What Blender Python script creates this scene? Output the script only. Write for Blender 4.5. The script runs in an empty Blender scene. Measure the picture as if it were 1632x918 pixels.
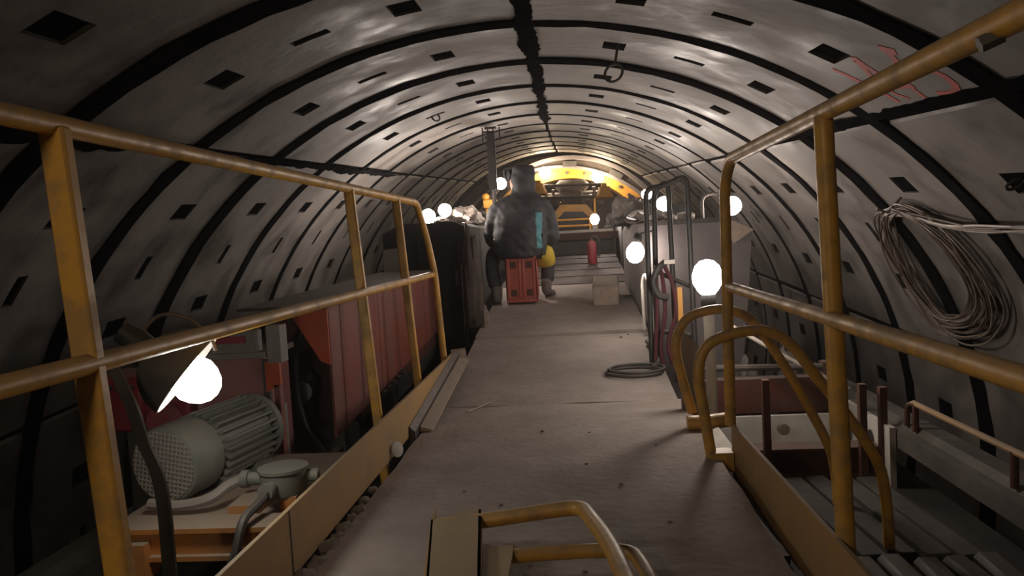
import bpy, bmesh, math, random
from mathutils import Vector, Matrix, Euler
import mathutils.noise as mnoise

random.seed(7)
scene = bpy.context.scene
C = scene.collection

# ------------------------------------------------------------------ camera
cam_d = bpy.data.cameras.new('camera')
cam = bpy.data.objects.new('camera', cam_d)
C.objects.link(cam)
right = Vector((0.9950, 0.0811, -0.0553)); up = Vector((0.0500, 0.0663, 0.9966)); fwd = Vector((-0.0844, 0.9945, -0.0619))
fwd.normalize(); right = (right - fwd * right.dot(fwd)).normalized(); up = right.cross(fwd)
cam.matrix_world = Matrix(((right.x, up.x, -fwd.x, 0.0), (right.y, up.y, -fwd.y, 0.0), (right.z, up.z, -fwd.z, 0.91), (0, 0, 0, 1)))
cam_d.sensor_width = 36.0
cam_d.lens = 36.0 * 1233.0 / 1632.0
cam_d.clip_start = 0.05
scene.camera = cam

# ------------------------------------------------------------------ world, exposure
world = bpy.data.worlds.new('underground_dark'); scene.world = world
world.use_nodes = True
world.node_tree.nodes['Background'].inputs[0].default_value = (0.012, 0.011, 0.010, 1)
world.node_tree.nodes['Background'].inputs[1].default_value = 1.0
hv = world.node_tree.nodes.new('ShaderNodeVolumeScatter')      # thin dust in the air
hv.inputs['Color'].default_value = (0.92, 0.86, 0.84, 1); hv.inputs['Density'].default_value = 0.003; hv.inputs['Anisotropy'].default_value = 0.55
world.node_tree.links.new(hv.outputs[0], world.node_tree.nodes['World Output'].inputs['Volume'])
scene.view_settings.view_transform = 'Standard'
scene.view_settings.look = 'None'
scene.view_settings.gamma = 1.0
scene.view_settings.use_curve_mapping = False
scene.view_settings.exposure = -0.25

# ------------------------------------------------------------------ materials
def node(nt, t, **kw):
    n = nt.nodes.new(t)
    for k, v in kw.items(): setattr(n, k, v)
    return n

def mat(name, col, rough=0.6, metal=0.0, col2=None, scale=6.0, lo=0.4, hi=0.65, dust=None, dust_amt=0.0, bump=0.0, bscale=30.0, rough2=None, spec=0.5):
    m = bpy.data.materials.new(name); m.use_nodes = True
    nt = m.node_tree; b = nt.nodes['Principled BSDF']
    b.inputs['Roughness'].default_value = rough; b.inputs['Metallic'].default_value = metal
    b.inputs['Specular IOR Level'].default_value = spec
    b.inputs['Base Color'].default_value = (*col, 1)
    geo = node(nt, 'ShaderNodeNewGeometry')
    out = None
    if col2 is not None:
        nz = node(nt, 'ShaderNodeTexNoise'); nz.inputs['Scale'].default_value = scale; nz.inputs['Detail'].default_value = 7; nz.inputs['Roughness'].default_value = 0.65
        nt.links.new(geo.outputs['Position'], nz.inputs['Vector'])
        mr = node(nt, 'ShaderNodeMapRange'); mr.inputs['From Min'].default_value = lo; mr.inputs['From Max'].default_value = hi
        nt.links.new(nz.outputs['Fac'], mr.inputs['Value'])
        mx = node(nt, 'ShaderNodeMix', data_type='RGBA')
        mx.inputs[6].default_value = (*col, 1); mx.inputs[7].default_value = (*col2, 1)
        nt.links.new(mr.outputs['Result'], mx.inputs[0]); out = mx.outputs[2]
        if rough2 is not None:
            mm = node(nt, 'ShaderNodeMapRange'); mm.inputs['To Min'].default_value = rough; mm.inputs['To Max'].default_value = rough2
            nt.links.new(mr.outputs['Result'], mm.inputs['Value']); nt.links.new(mm.outputs['Result'], b.inputs['Roughness'])
    if dust is not None:
        # dust settles on faces that look up
        sp = node(nt, 'ShaderNodeSeparateXYZ'); nt.links.new(geo.outputs['Normal'], sp.inputs[0])
        n2 = node(nt, 'ShaderNodeTexNoise'); n2.inputs['Scale'].default_value = 14; n2.inputs['Detail'].default_value = 6
        nt.links.new(geo.outputs['Position'], n2.inputs['Vector'])
        ad = node(nt, 'ShaderNodeMath', operation='ADD'); nt.links.new(sp.outputs['Z'], ad.inputs[0]); nt.links.new(n2.outputs['Fac'], ad.inputs[1])
        m2 = node(nt, 'ShaderNodeMapRange'); m2.inputs['From Min'].default_value = 0.55; m2.inputs['From Max'].default_value = 1.35; m2.inputs['To Max'].default_value = dust_amt
        nt.links.new(ad.outputs[0], m2.inputs['Value'])
        mx2 = node(nt, 'ShaderNodeMix', data_type='RGBA'); mx2.inputs[6].default_value = (*col, 1); mx2.inputs[7].default_value = (*dust, 1)
        if out is not None: nt.links.new(out, mx2.inputs[6])
        nt.links.new(m2.outputs['Result'], mx2.inputs[0]); out = mx2.outputs[2]
    if out is not None: nt.links.new(out, b.inputs['Base Color'])
    if bump > 0:
        n3 = node(nt, 'ShaderNodeTexNoise'); n3.inputs['Scale'].default_value = bscale; n3.inputs['Detail'].default_value = 6
        nt.links.new(geo.outputs['Position'], n3.inputs['Vector'])
        bp = node(nt, 'ShaderNodeBump'); bp.inputs['Strength'].default_value = bump; bp.inputs['Distance'].default_value = 0.02
        nt.links.new(n3.outputs['Fac'], bp.inputs['Height']); nt.links.new(bp.outputs['Normal'], b.inputs['Normal'])
    return m

def emis(name, col, strength):
    m = bpy.data.materials.new(name); m.use_nodes = True
    nt = m.node_tree; nt.nodes.remove(nt.nodes['Principled BSDF'])
    e = node(nt, 'ShaderNodeEmission'); e.inputs[0].default_value = (*col, 1); e.inputs[1].default_value = strength
    nt.links.new(e.outputs[0], nt.nodes['Material Output'].inputs[0])
    return m

DUST = (0.24, 0.205, 0.17)
M = {}
M['concrete'] = mat('lining_concrete', (0.062, 0.055, 0.049), 0.40, col2=(0.158, 0.141, 0.128), scale=2.6, lo=0.30, hi=0.60, bump=0.16, bscale=14, spec=0.45, rough2=0.8)
M['joint'] = mat('joint_sealant', (0.004, 0.004, 0.005), 0.95, col2=(0.009, 0.009, 0.009), scale=8, spec=0.0)
M['pocket'] = mat('pocket_concrete', (0.035, 0.032, 0.03), 0.95, col2=(0.06, 0.055, 0.05), scale=10, spec=0.2)
M['floor'] = mat('dusty_deck', (0.24, 0.205, 0.185), 0.85, col2=(0.36, 0.31, 0.285), scale=3.0, lo=0.3, hi=0.7, bump=0.35, bscale=26, spec=0.25)
M['far_plate'] = mat('dark_far_plate', (0.075, 0.06, 0.056), 0.8, col2=(0.12, 0.097, 0.09), scale=4, bump=0.3, spec=0.25)
M['yellow'] = mat('ochre_paint', (0.60, 0.32, 0.05), 0.42, col2=(0.40, 0.235, 0.07), scale=12, lo=0.45, hi=0.62, dust=DUST, dust_amt=0.45, bump=0.05, rough2=0.6)
M['toe'] = mat('toe_board_paint', (0.42, 0.25, 0.09), 0.7, col2=(0.33, 0.22, 0.11), scale=4, dust=DUST, dust_amt=0.5, bump=0.05)
M['orange'] = mat('orange_paint', (0.42, 0.15, 0.025), 0.6, col2=(0.26, 0.13, 0.05), scale=8, dust=DUST, dust_amt=0.85)
M['shield_yellow'] = mat('shield_yellow', (0.62, 0.29, 0.03), 0.5, col2=(0.45, 0.22, 0.04), scale=5)
M['red'] = mat('red_paint', (0.25, 0.055, 0.035), 0.6, col2=(0.19, 0.075, 0.06), scale=3, lo=0.35, hi=0.6, dust=DUST, dust_amt=0.6)
M['red_bright'] = mat('red_orange_paint', (0.50, 0.075, 0.02), 0.5, col2=(0.4, 0.08, 0.03), scale=6)
M['crimson'] = mat('crimson_paint', (0.26, 0.02, 0.035), 0.6, col2=(0.18, 0.025, 0.03), scale=7, dust=DUST, dust_amt=0.5)
M['crate'] = mat('crate_plastic', (0.42, 0.075, 0.05), 0.5, col2=(0.36, 0.09, 0.065), scale=8, dust=DUST, dust_amt=0.3)
M['dark_red'] = mat('dark_red_steel', (0.10, 0.03, 0.018), 0.7, col2=(0.07, 0.035, 0.025), scale=8, dust=DUST, dust_amt=0.4)
M['dark_steel'] = mat('dark_steel', (0.05, 0.045, 0.042), 0.6, col2=(0.075, 0.065, 0.058), scale=5, dust=DUST, dust_amt=0.55)
M['cabinet_dark'] = mat('cabinet_dark_paint', (0.014, 0.012, 0.012), 0.75, col2=(0.022, 0.018, 0.017), scale=4, dust=DUST, dust_amt=0.12, spec=0.25)
M['canvas'] = mat('brown_canvas', (0.055, 0.042, 0.036), 0.9, col2=(0.08, 0.06, 0.05), scale=8, bump=0.2)
M['curb'] = mat('dimmed_curb', (0.075, 0.07, 0.06), 0.8, col2=(0.13, 0.12, 0.10), scale=4)  # white curb darkened in its colour, since little lamplight reaches the bay
M['black'] = mat('black_rubber', (0.02, 0.02, 0.021), 0.6, col2=(0.035, 0.033, 0.03), scale=12, dust=DUST, dust_amt=0.3)
M['grey_steel'] = mat('grey_steel', (0.17, 0.15, 0.14), 0.65, col2=(0.24, 0.21, 0.195), scale=4, dust=DUST, dust_amt=0.6)
M['casing'] = mat('pale_casing', (0.19, 0.165, 0.165), 0.7, col2=(0.14, 0.12, 0.12), scale=3, dust=DUST, dust_amt=0.6, bump=0.05)
M['motor'] = mat('motor_paint', (0.105, 0.115, 0.095), 0.65, col2=(0.15, 0.15, 0.125), scale=8, dust=DUST, dust_amt=0.4)
M['pink'] = mat('faded_red_panel', (0.28, 0.10, 0.095), 0.7, col2=(0.24, 0.115, 0.11), scale=4, dust=DUST, dust_amt=0.6)
M['white'] = mat('dusty_white', (0.62, 0.60, 0.54), 0.7, col2=(0.5, 0.47, 0.42), scale=5)
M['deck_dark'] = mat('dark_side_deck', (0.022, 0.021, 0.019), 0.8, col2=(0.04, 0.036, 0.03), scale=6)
M['plank'] = mat('weathered_plank', (0.06, 0.056, 0.05), 0.85, col2=(0.09, 0.083, 0.073), scale=6, bump=0.15)
M['wood'] = mat('dusty_timber', (0.48, 0.39, 0.32), 0.85, col2=(0.36, 0.29, 0.24), scale=9, dust=DUST, dust_amt=0.6, bump=0.15)
M['tarp'] = mat('dusty_cloth', (0.25, 0.21, 0.18), 0.9, col2=(0.16, 0.135, 0.115), scale=10, bump=0.2)
M['stone'] = mat('rubble_stone', (0.24, 0.215, 0.19), 0.95, col2=(0.16, 0.14, 0.125), scale=18, bump=0.4)
M['wire'] = mat('cable_sheath', (0.20, 0.16, 0.125), 0.55, col2=(0.13, 0.10, 0.08), scale=20)
M['wire_pale'] = mat('pale_cable', (0.42, 0.38, 0.33), 0.5, col2=(0.3, 0.26, 0.22), scale=20)
M['wire_dark'] = mat('dark_cable', (0.07, 0.05, 0.04), 0.6, col2=(0.1, 0.07, 0.05), scale=20)
M['hose_red'] = mat('red_hose', (0.09, 0.018, 0.025), 0.5, col2=(0.06, 0.018, 0.022), scale=15)
M['paint_mark'] = mat('red_spray_paint', (0.40, 0.03, 0.025), 0.7, col2=(0.26, 0.035, 0.03), scale=20)
M['jacket'] = mat('jacket_cloth', (0.022, 0.024, 0.028), 0.75, col2=(0.04, 0.038, 0.041), scale=14, bump=0.25, bscale=14)
M['teal'] = mat('teal_cloth', (0.02, 0.17, 0.20), 0.6, col2=(0.015, 0.12, 0.14), scale=14)
M['trouser'] = mat('trouser_cloth', (0.05, 0.048, 0.055), 0.85, col2=(0.075, 0.07, 0.075), scale=14, bump=0.2)
M['trouser_yellow'] = mat('yellow_cloth', (0.50, 0.36, 0.03), 0.8, col2=(0.42, 0.30, 0.04), scale=14)
M['boot'] = mat('dusty_boot', (0.13, 0.115, 0.105), 0.85, col2=(0.18, 0.155, 0.14), scale=14)
M['skin'] = mat('skin', (0.50, 0.27, 0.19), 0.55, col2=(0.45, 0.23, 0.16), scale=30)
M['hair'] = mat('dark_hair', (0.02, 0.016, 0.013), 0.6)

LAMP_COL = (1.0, 0.87, 0.77)

# ------------------------------------------------------------------ mesh helpers
class MB:
    def __init__(s): s.v = []; s.f = []
    def add(s, vs, fs):
        o = len(s.v); s.v += [tuple(p) for p in vs]; s.f += [tuple(i + o for i in f) for f in fs]; return s
    def box(s, c, d, rot=(0, 0, 0), bevel=0.0):
        x, y, z = d[0] / 2, d[1] / 2, d[2] / 2
        R = Euler(rot).to_matrix(); c = Vector(c)
        if bevel <= 0:
            vs = [c + R @ Vector((sx * x, sy * y, sz * z)) for sx in (-1, 1) for sy in (-1, 1) for sz in (-1, 1)]
            return s.add(vs, [(0, 1, 3, 2), (4, 6, 7, 5), (0, 4, 5, 1), (2, 3, 7, 6), (0, 2, 6, 4), (1, 5, 7, 3)])
        bm = bmesh.new(); bmesh.ops.create_cube(bm, size=1)
        for v in bm.verts: v.co = Vector((v.co.x * d[0], v.co.y * d[1], v.co.z * d[2]))
        bmesh.ops.bevel(bm, geom=bm.edges[:], offset=bevel, segments=1, affect='EDGES', profile=0.5)
        bm.verts.index_update()
        vs = [c + R @ v.co for v in bm.verts]; fs = [tuple(v.index for v in f.verts) for f in bm.faces]
        bm.free(); return s.add(vs, fs)
    def span(s, a, b, bevel=0.0):
        return s.box([(a[i] + b[i]) / 2 for i in range(3)], [abs(b[i] - a[i]) for i in range(3)], (0, 0, 0), bevel)
    def prism(s, poly, ext):
        # poly: 3d points, ext: extrusion vector
        n = len(poly); e = Vector(ext)
        vs = [Vector(p) for p in poly] + [Vector(p) + e for p in poly]
        fs = [tuple(range(n))[::-1], tuple(range(n, 2 * n))] + [(i, (i + 1) % n, n + (i + 1) % n, n + i) for i in range(n)]
        return s.add(vs, fs)
    def tube(s, pts, r, n=10, closed=False, squash=None):
        P = [Vector(p) for p in pts]; N = len(P)
        rs = r if isinstance(r, (list, tuple)) else [r] * N
        T = []
        for i in range(N):
            a = P[(i - 1) % N] if (closed or i > 0) else P[i]; b = P[(i + 1) % N] if (closed or i < N - 1) else P[i]
            T.append((b - a).normalized())
        ref = Vector((0, 0, 1)) if abs(T[0].z) < 0.9 else Vector((1, 0, 0))
        u = (ref - T[0] * ref.dot(T[0])).normalized()
        vs = []
        for i in range(N):
            u = (u - T[i] * u.dot(T[i])).normalized(); w = T[i].cross(u)
            for k in range(n):
                a = 2 * math.pi * k / n
                q = 1.0 if squash is None else squash
                vs.append(P[i] + (u * math.cos(a) + w * math.sin(a) * q) * rs[i])
        fs = []
        for i in range(N if closed else N - 1):
            j = (i + 1) % N
            for k in range(n):
                fs.append((i * n + k, i * n + (k + 1) % n, j * n + (k + 1) % n, j * n + k))
        if not closed:
            fs.append(tuple(range(n))[::-1]); fs.append(tuple(range((N - 1) * n, N * n)))
        return s.add(vs, fs)
    def lathe(s, prof, c, axis=(0, 0, 1), n=20):
        # prof: (radius, height along axis)
        q = Vector((0, 0, 1)).rotation_difference(Vector(axis).normalized()).to_matrix(); c = Vector(c)
        vs = []; N = len(prof)
        for r, h in prof:
            for k in range(n):
                a = 2 * math.pi * k / n
                vs.append(c + q @ Vector((r * math.cos(a), r * math.sin(a), h)))
        fs = [(i * n + k, i * n + (k + 1) % n, (i + 1) * n + (k + 1) % n, (i + 1) * n + k) for i in range(N - 1) for k in range(n)]
        if prof[0][0] > 1e-4: fs.append(tuple(range(n))[::-1])
        if prof[-1][0] > 1e-4: fs.append(tuple(range((N - 1) * n, N * n)))
        return s.add(vs, fs)
    def cyl(s, a, b, r, n=14):
        return s.tube([a, b], r, n)
    def ball(s, c, r, sc=(1, 1, 1), rough=0.0, seed=0, n=10):
        bm = bmesh.new(); bmesh.ops.create_icosphere(bm, subdivisions=2 if n <= 10 else 3, radius=1.0)
        bm.verts.index_update(); vs = []
        for v in bm.verts:
            k = 1.0 + (rough * mnoise.noise(v.co * 1.7 + Vector((seed * 3.1, seed * 1.7, 0))) if rough else 0)
            vs.append(Vector(c) + Vector((v.co.x * sc[0], v.co.y * sc[1], v.co.z * sc[2])) * r * k)
        fs = [tuple(v.index for v in f.verts) for f in bm.faces]; bm.free()
        return s.add(vs, fs)
    def build(s, name, material, parent=None, smooth=True, angle=0.7):
        me = bpy.data.meshes.new(name); me.from_pydata(s.v, [], s.f); me.validate(); me.update()
        bm = bmesh.new(); bm.from_mesh(me); bmesh.ops.recalc_face_normals(bm, faces=bm.faces[:]); bm.to_mesh(me); bm.free()
        me.materials.append(material)
        if smooth:
            for p in me.polygons: p.use_smooth = True
            me.set_sharp_from_angle(angle=angle)
        o = bpy.data.objects.new(name, me); C.objects.link(o)
        if parent is not None:
            o.parent = parent; o.matrix_parent_inverse = parent.matrix_basis.inverted()
        return o

def fillet(pts, r, n=6):
    P = [Vector(p) for p in pts]; out = [P[0]]
    for i in range(1, len(P) - 1):
        a = P[i - 1] - P[i]; b = P[i + 1] - P[i]
        d = min(r, a.length * 0.48, b.length * 0.48)
        A = P[i] + a.normalized() * d; B = P[i] + b.normalized() * d
        for k in range(n + 1):
            t = k / n; out.append((1 - t) ** 2 * A + 2 * t * (1 - t) * P[i] + t * t * B)
    out.append(P[-1]); return out

def spline(pts, n=8):
    P = [Vector(p) for p in pts]; P = [P[0] * 2 - P[1]] + P + [P[-1] * 2 - P[-2]]; out = []
    for i in range(1, len(P) - 2):
        a, b, c, d = P[i - 1:i + 3]
        for k in range(n):
            t = k / n
            out.append(0.5 * ((2 * b) + (c - a) * t + (2 * a - 5 * b + 4 * c - d) * t * t + (3 * b - 3 * c + d - a) * t ** 3))
    out.append(P[-2]); return out

def thing(name, loc=(0, 0, 0)):
    o = bpy.data.objects.new(name, None); C.objects.link(o); o.location = loc
    o.empty_display_size = 0.1
    return o
def tag(o, label, cat, group=None):
    o['label'] = label; o['category'] = cat
    if group: o['group'] = group
    return o
def struct(o, label=None):
    o['kind'] = 'structure'
    if label: o['label'] = label
    return o

# ================================================================== SETTING
# ------------------------------------------------------------------ tunnel lining: rings of segments
TR = 2.70; RL = 1.0314; S0 = 2.624
T0 = Vector((-0.193, 0.104, -1.001)); TD = Vector((-0.0159, 0.9983, 0.0560)).normalized()
TX = TD.cross(Vector((0, 0, 1))).normalized(); TZ = TX.cross(TD)
tun = thing('wall_tunnel')
tun.matrix_world = Matrix(((TX.x, TD.x, TZ.x, T0.x), (TX.y, TD.y, TZ.y, T0.y), (TX.z, TD.z, TZ.z, T0.z), (0, 0, 0, 1)))
struct(tun, 'precast concrete tunnel lining of bolted rings with dark joints')
def bend(s):                      # the drive curves gently to the right ahead
    return 0.0 if s < 7 else 0.0019 * (s - 7) ** 2
def tpt(s, ang, r=TR):            # a point on the lining in world coordinates
    a = math.radians(ang)
    return T0 + TD * s + TX * (r * math.sin(a) + bend(s)) + TZ * (r * math.cos(a))

def segment_mesh():
    gap = 0.026; half = math.radians(18) - 0.014 / TR
    pk = [(-8.4, 0.058, 0.41, 0.59, 0.05), (0.0, 0.08, 0.465, 0.53, 0.022), (8.4, 0.058, 0.41, 0.59, 0.05)]   # deg, half width m, axial from..to, depth
    A = {-half, half, -half + 0.006, half - 0.006}
    k = -half
    for i in range(15): A.add(-half + (2 * half) * i / 14)
    cells = []
    for d, w, a, b, dep in pk:
        c = math.radians(d); h = w / TR; A |= {c - h, c + h}
        cells.append((c - h, c + h, a * RL, b * RL, dep))
    A = sorted(A); B = [A[0]]
    keep = {round(v, 6) for c in cells for v in c[:2]} | {round(-half, 6), round(half, 6), round(-half + 0.006, 6), round(half - 0.006, 6)}
    for v in A[1:]:
        if v - B[-1] < 0.008 and round(v, 6) not in keep: continue
        if v - B[-1] < 0.008 and round(B[-1], 6) not in keep and len(B) > 1: B.pop()
        B.append(v)
    A = B
    S = sorted({gap, gap + 0.014, RL - gap - 0.014, RL - gap, 0.41 * RL, 0.465 * RL, 0.53 * RL, 0.59 * RL})
    v = []; f = []; mi = []
    def P(a, s, r): v.append((r * math.sin(a), s, r * math.cos(a))); return len(v) - 1
    def rad(a, s):
        e = 0.0
        if a <= A[0] + 1e-6 or a >= A[-1] - 1e-6 or s <= S[0] + 1e-6 or s >= S[-1] - 1e-6: e = 0.012
        return TR + e
    idx = {}
    for i, a in enumerate(A):
        for j, s in enumerate(S): idx[i, j] = P(a, s, rad(a, s))
    for i in range(len(A) - 1):
        for j in range(len(S) - 1):
            hit = None
            for c in cells:
                if A[i] >= c[0] - 1e-6 and A[i + 1] <= c[1] + 1e-6 and S[j] >= c[2] - 1e-6 and S[j + 1] <= c[3] + 1e-6: hit = c
            q = (idx[i, j], idx[i + 1, j], idx[i + 1, j + 1], idx[i, j + 1])
            if hit is None: f.append(q); mi.append(0); continue
    for c in cells:
        # one recess: walls and bottom
        ii = [i for i, a in enumerate(A) if c[0] - 1e-6 <= a <= c[1] + 1e-6]; jj = [j for j, s in enumerate(S) if c[2] - 1e-6 <= s <= c[3] + 1e-6]
        ring = [idx[i, jj[0]] for i in ii] + [idx[ii[-1], j] for j in jj[1:]] + [idx[i, jj[-1]] for i in ii[::-1][1:]] + [idx[ii[0], j] for j in jj[::-1][1:-1]]
        low = []
        am = (c[0] + c[1]) / 2; sm = (c[2] + c[3]) / 2
        for r in ring:
            x, s, z = v[r]; a = math.atan2(x, z); k = 0.93
            low.append(P(am + (a - am) * k, sm + (s - sm) * k, TR + c[4]))
        n = len(ring)
        for t in range(n): f.append((ring[t], ring[(t + 1) % n], low[(t + 1) % n], low[t])); mi.append(1)
        f.append(tuple(low)); mi.append(1)
    # edge faces down to the back of the joint
    rim = [idx[i, 0] for i in range(len(A))] + [idx[len(A) - 1, j] for j in range(1, len(S))] + [idx[i, len(S) - 1] for i in range(len(A) - 2, -1, -1)] + [idx[0, j] for j in range(len(S) - 2, 0, -1)]
    low = []
    for r in rim:
        x, s, z = v[r]; a = math.atan2(x, z); low.append(P(a, s, TR + 0.10))
    n = len(rim)
    for t in range(n): f.append((rim[t], rim[(t + 1) % n], low[(t + 1) % n], low[t])); mi.append(2)
    me = bpy.data.meshes.new('lining_segment'); me.from_pydata(v, [], f); me.update()
    for m in ('concrete', 'pocket', 'joint'): me.materials.append(M[m])
    for p, k in zip(me.polygons, mi): p.material_index = k; p.use_smooth = True
    me.set_sharp_from_angle(angle=0.5)
    return me
seg_me = segment_mesh()
for ring in range(-6, 12):
    s = S0 + ring * RL
    for k in range(10):
        o = bpy.data.objects.new('lining_segment', seg_me); C.objects.link(o); o.parent = tun
        jit = random.uniform(-0.006, 0.006)
        o.location = (bend(s + RL / 2) + random.uniform(-0.004, 0.004), s, jit)
        o.rotation_euler = (0, math.radians(19.3 + 36 * k + random.uniform(-0.15, 0.15)), 0)
def shell(name, r, s0, s1, material, n=72, step=1.0, parent=tun):
    v = []; f = []; m = int((s1 - s0) / step) + 1
    for i in range(m + 1):
        s = s0 + (s1 - s0) * i / m
        for k in range(n):
            a = 2 * math.pi * k / n; v.append((r * math.sin(a) + bend(s), s, r * math.cos(a)))
    for i in range(m):
        for k in range(n): f.append((i * n + k, i * n + (k + 1) % n, (i + 1) * n + (k + 1) % n, (i + 1) * n + k))
    me = bpy.data.meshes.new(name); me.from_pydata(v, [], f); me.materials.append(material)
    for p in me.polygons: p.use_smooth = True
    o = bpy.data.objects.new(name, me); C.objects.link(o); o.parent = parent; return o
shell('joint_filler', TR + 0.016, S0 - 6.2 * RL, S0 + 12.0 * RL, M['joint'])
shell('shield_skin', TR + 0.09, S0 + 11.98 * RL, 17.4, M['dark_steel'])

# ragged tar smear along the crown joint and along the left joint: thin uneven film on the lining
def smear(name, ang0, s0, s1, wmin, wmax, seed, step=0.035):
    mb = MB(); rows = []
    n = int((s1 - s0) / step)
    for i in range(n + 1):
        s = s0 + (s1 - s0) * i / n
        k = 0.5 + 0.9 * mnoise.noise(Vector((s * 2.1, seed, 0))) + 0.55 * mnoise.noise(Vector((s * 13, seed + 5, 0)))
        k2 = 0.5 + 0.9 * mnoise.noise(Vector((s * 2.3, seed + 9, 0))) + 0.55 * mnoise.noise(Vector((s * 12, seed + 3, 0)))
        fade = min(1, (s - s0) / 0.3, (s1 - s) / 0.8)
        w1 = (wmin + (wmax - wmin) * max(0, min(1, k))) * max(0.06, fade); w2 = (wmin + (wmax - wmin) * max(0, min(1, k2))) * max(0.06, fade)
        d1 = math.degrees(w1 / TR); d2 = math.degrees(w2 / TR)
        rows.append((tpt(s, ang0 - d1, TR - 0.009), tpt(s, ang0, TR - 0.013), tpt(s, ang0 + d2, TR - 0.009)))
    vs = [p for r in rows for p in r]; fs = []
    for i in range(n):
        a = i * 3; b = a + 3
        fs += [(a, a + 1, b + 1, b), (a + 1, a + 2, b + 2, b + 1)]
    mb.add(vs, fs)
    return mb.build(name, M['joint'], tun, smooth=False)
def joint_strip(s, w, seed):
    n = 96; vs = []; fs = []
    for k in range(n + 1):
        a = -115 + 230 * k / n
        e0 = w * (0.5 + 0.22 * mnoise.noise(Vector((a * 0.35, seed, 0)))); e1 = w * (0.5 + 0.22 * mnoise.noise(Vector((a * 0.35, seed + 7, 0))))
        for d, r in ((-e0, TR + 0.012), (-e0, TR - 0.010), (e1, TR - 0.010), (e1, TR + 0.012)): vs.append(tpt(s + d, a, r))
    for k in range(n):
        a = k * 4; b = a + 4
        for i in range(3): fs.append((a + i, a + i + 1, b + i + 1, b + i))
    return MB().add(vs, fs).build('joint_strip', M['joint'], tun, angle=0.5)
for k, w in enumerate((0.14, 0.14, 0.13, 0.12, 0.15, 0.11, 0.085, 0.065, 0.06, 0.05, 0.05, 0.05, 0.05, 0.05, 0.05)):
    joint_strip(S0 + (k - 2) * RL, w, k * 3.3)
smear('joint_smear', 1.5, 1.0, 9.0, 0.025, 0.065, 1.3)
smear('joint_smear', -35.0, 2.0, 8.6, 0.014, 0.055, 4.7)
smear('joint_smear', 36.4, 2.0, 6.6, 0.014, 0.04, 8.1)

# red sprayed figures on the lining, upper right
def stroke(mb, pts, w):
    P = [tpt(s, a, TR - 0.006) for s, a in pts]; n = len(P); vs = []
    for i in range(n):
        t = (P[min(i + 1, n - 1)] - P[max(i - 1, 0)]).normalized()
        nrm = (T0 + TD * pts[i][0] - P[i]).normalized(); sd = t.cross(nrm) * w / 2
        vs += [P[i] + sd, P[i] - sd, P[i] - sd + nrm * 0.002, P[i] + sd + nrm * 0.002]
    fs = []
    for i in range(n - 1):
        a = i * 4; b = a + 4
        for k in range(4): fs.append((a + k, a + (k + 1) % 4, b + (k + 1) % 4, b + k))
    fs += [(3, 2, 1, 0), (n * 4 - 4, n * 4 - 3, n * 4 - 2, n * 4 - 1)]
    mb.add(vs, fs)
mk = MB()
stroke(mk, [(2.80, 29.5), (2.84, 30.2)], 0.06)
stroke(mk, [(2.84, 30.2), (2.87, 31.0), (2.91, 31.6), (2.97, 31.9)], 0.028)
stroke(mk, [(3.05, 29.0), (3.075, 30.3), (3.09, 31.8), (3.11, 33.4)], 0.03)
stroke(mk, [(3.08, 29.6), (3.11, 30.6), (3.16, 31.9), (3.10, 32.3)], 0.026)
stroke(mk, [(3.30, 29.3), (3.285, 30.5), (3.278, 32.0), (3.255, 34.0), (3.25, 35.4)], 0.028)
stroke(mk, [(3.15, 33.4), (3.08, 33.6), (3.01, 33.9)], 0.045)
stroke(mk, [(3.03, 33.8), (3.04, 34.7), (3.05, 35.7)], 0.02)
stroke(mk, [(3.18, 33.2), (3.19, 34.4), (3.15, 35.3)], 0.018)
stroke(mk, [(2.80, 32.5), (2.79, 33.1), (2.775, 34.1), (2.785, 35.0), (2.82, 35.7), (2.88, 35.95), (2.94, 35.6)], 0.034)
mk.build('red_paint_marking', M['paint_mark'], tun, smooth=False)

# ------------------------------------------------------------------ deck
floor = struct(thing('floor'), 'dusty steel walkway deck with a rising far section')
def plate(x0, x1, y0, y1, z0, z1, th=0.05, seed=0, m='floor'):
    nx, ny = 10, max(3, int((y1 - y0) / 0.12)); v = []; f = []
    for j in range(ny + 1):
        for i in range(nx + 1):
            x = x0 + (x1 - x0) * i / nx; y = y0 + (y1 - y0) * j / ny; z = z0 + (z1 - z0) * j / ny
            z += 0.006 * mnoise.noise(Vector((x * 3, y * 3, seed)))
            if i in (0, nx): x += 0.012 * mnoise.noise(Vector((y * 4, seed, i)))
            v.append((x, y, z))
    top = len(v)
    v += [(a, b, c - th) for a, b, c in v[:top]]
    w = nx + 1
    for j in range(ny):
        for i in range(nx):
            a = j * w + i; f.append((a, a + 1, a + w + 1, a + w)); f.append((top + a, top + a + w, top + a + w + 1, top + a + 1))
    for j in range(ny):
        for i in (0, nx): a = j * w + i; f.append((a, a + w, top + a + w, top + a))
    for i in range(nx):
        for j in (0, ny): a = j * w + i; f.append((a, a + 1, top + a + 1, top + a))
    MBp = MB(); MBp.add(v, f); return MBp.build('floor_plate', M[m], floor, angle=0.6)
plate(-0.77, 0.55, -1.6, 1.2, 0, 0, seed=1)
plate(-0.79, 0.53, 1.205, 4.2, 0, 0, seed=2)
plate(-0.80, 0.51, 4.205, 5.86, 0.0, 0.16, seed=4)
plate(-0.80, 0.51, 5.87, 8.2, 0.185, 0.405, seed=5)
for k in range(5):                                   # darker coloured plates of the far section, each a little proud of the next
    plate(-0.82, 0.55, 8.21 + k * 0.6, 8.80 + k * 0.6, 0.412 + k * 0.05, 0.452 + k * 0.05, seed=6 + k, m='far_plate')
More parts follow.
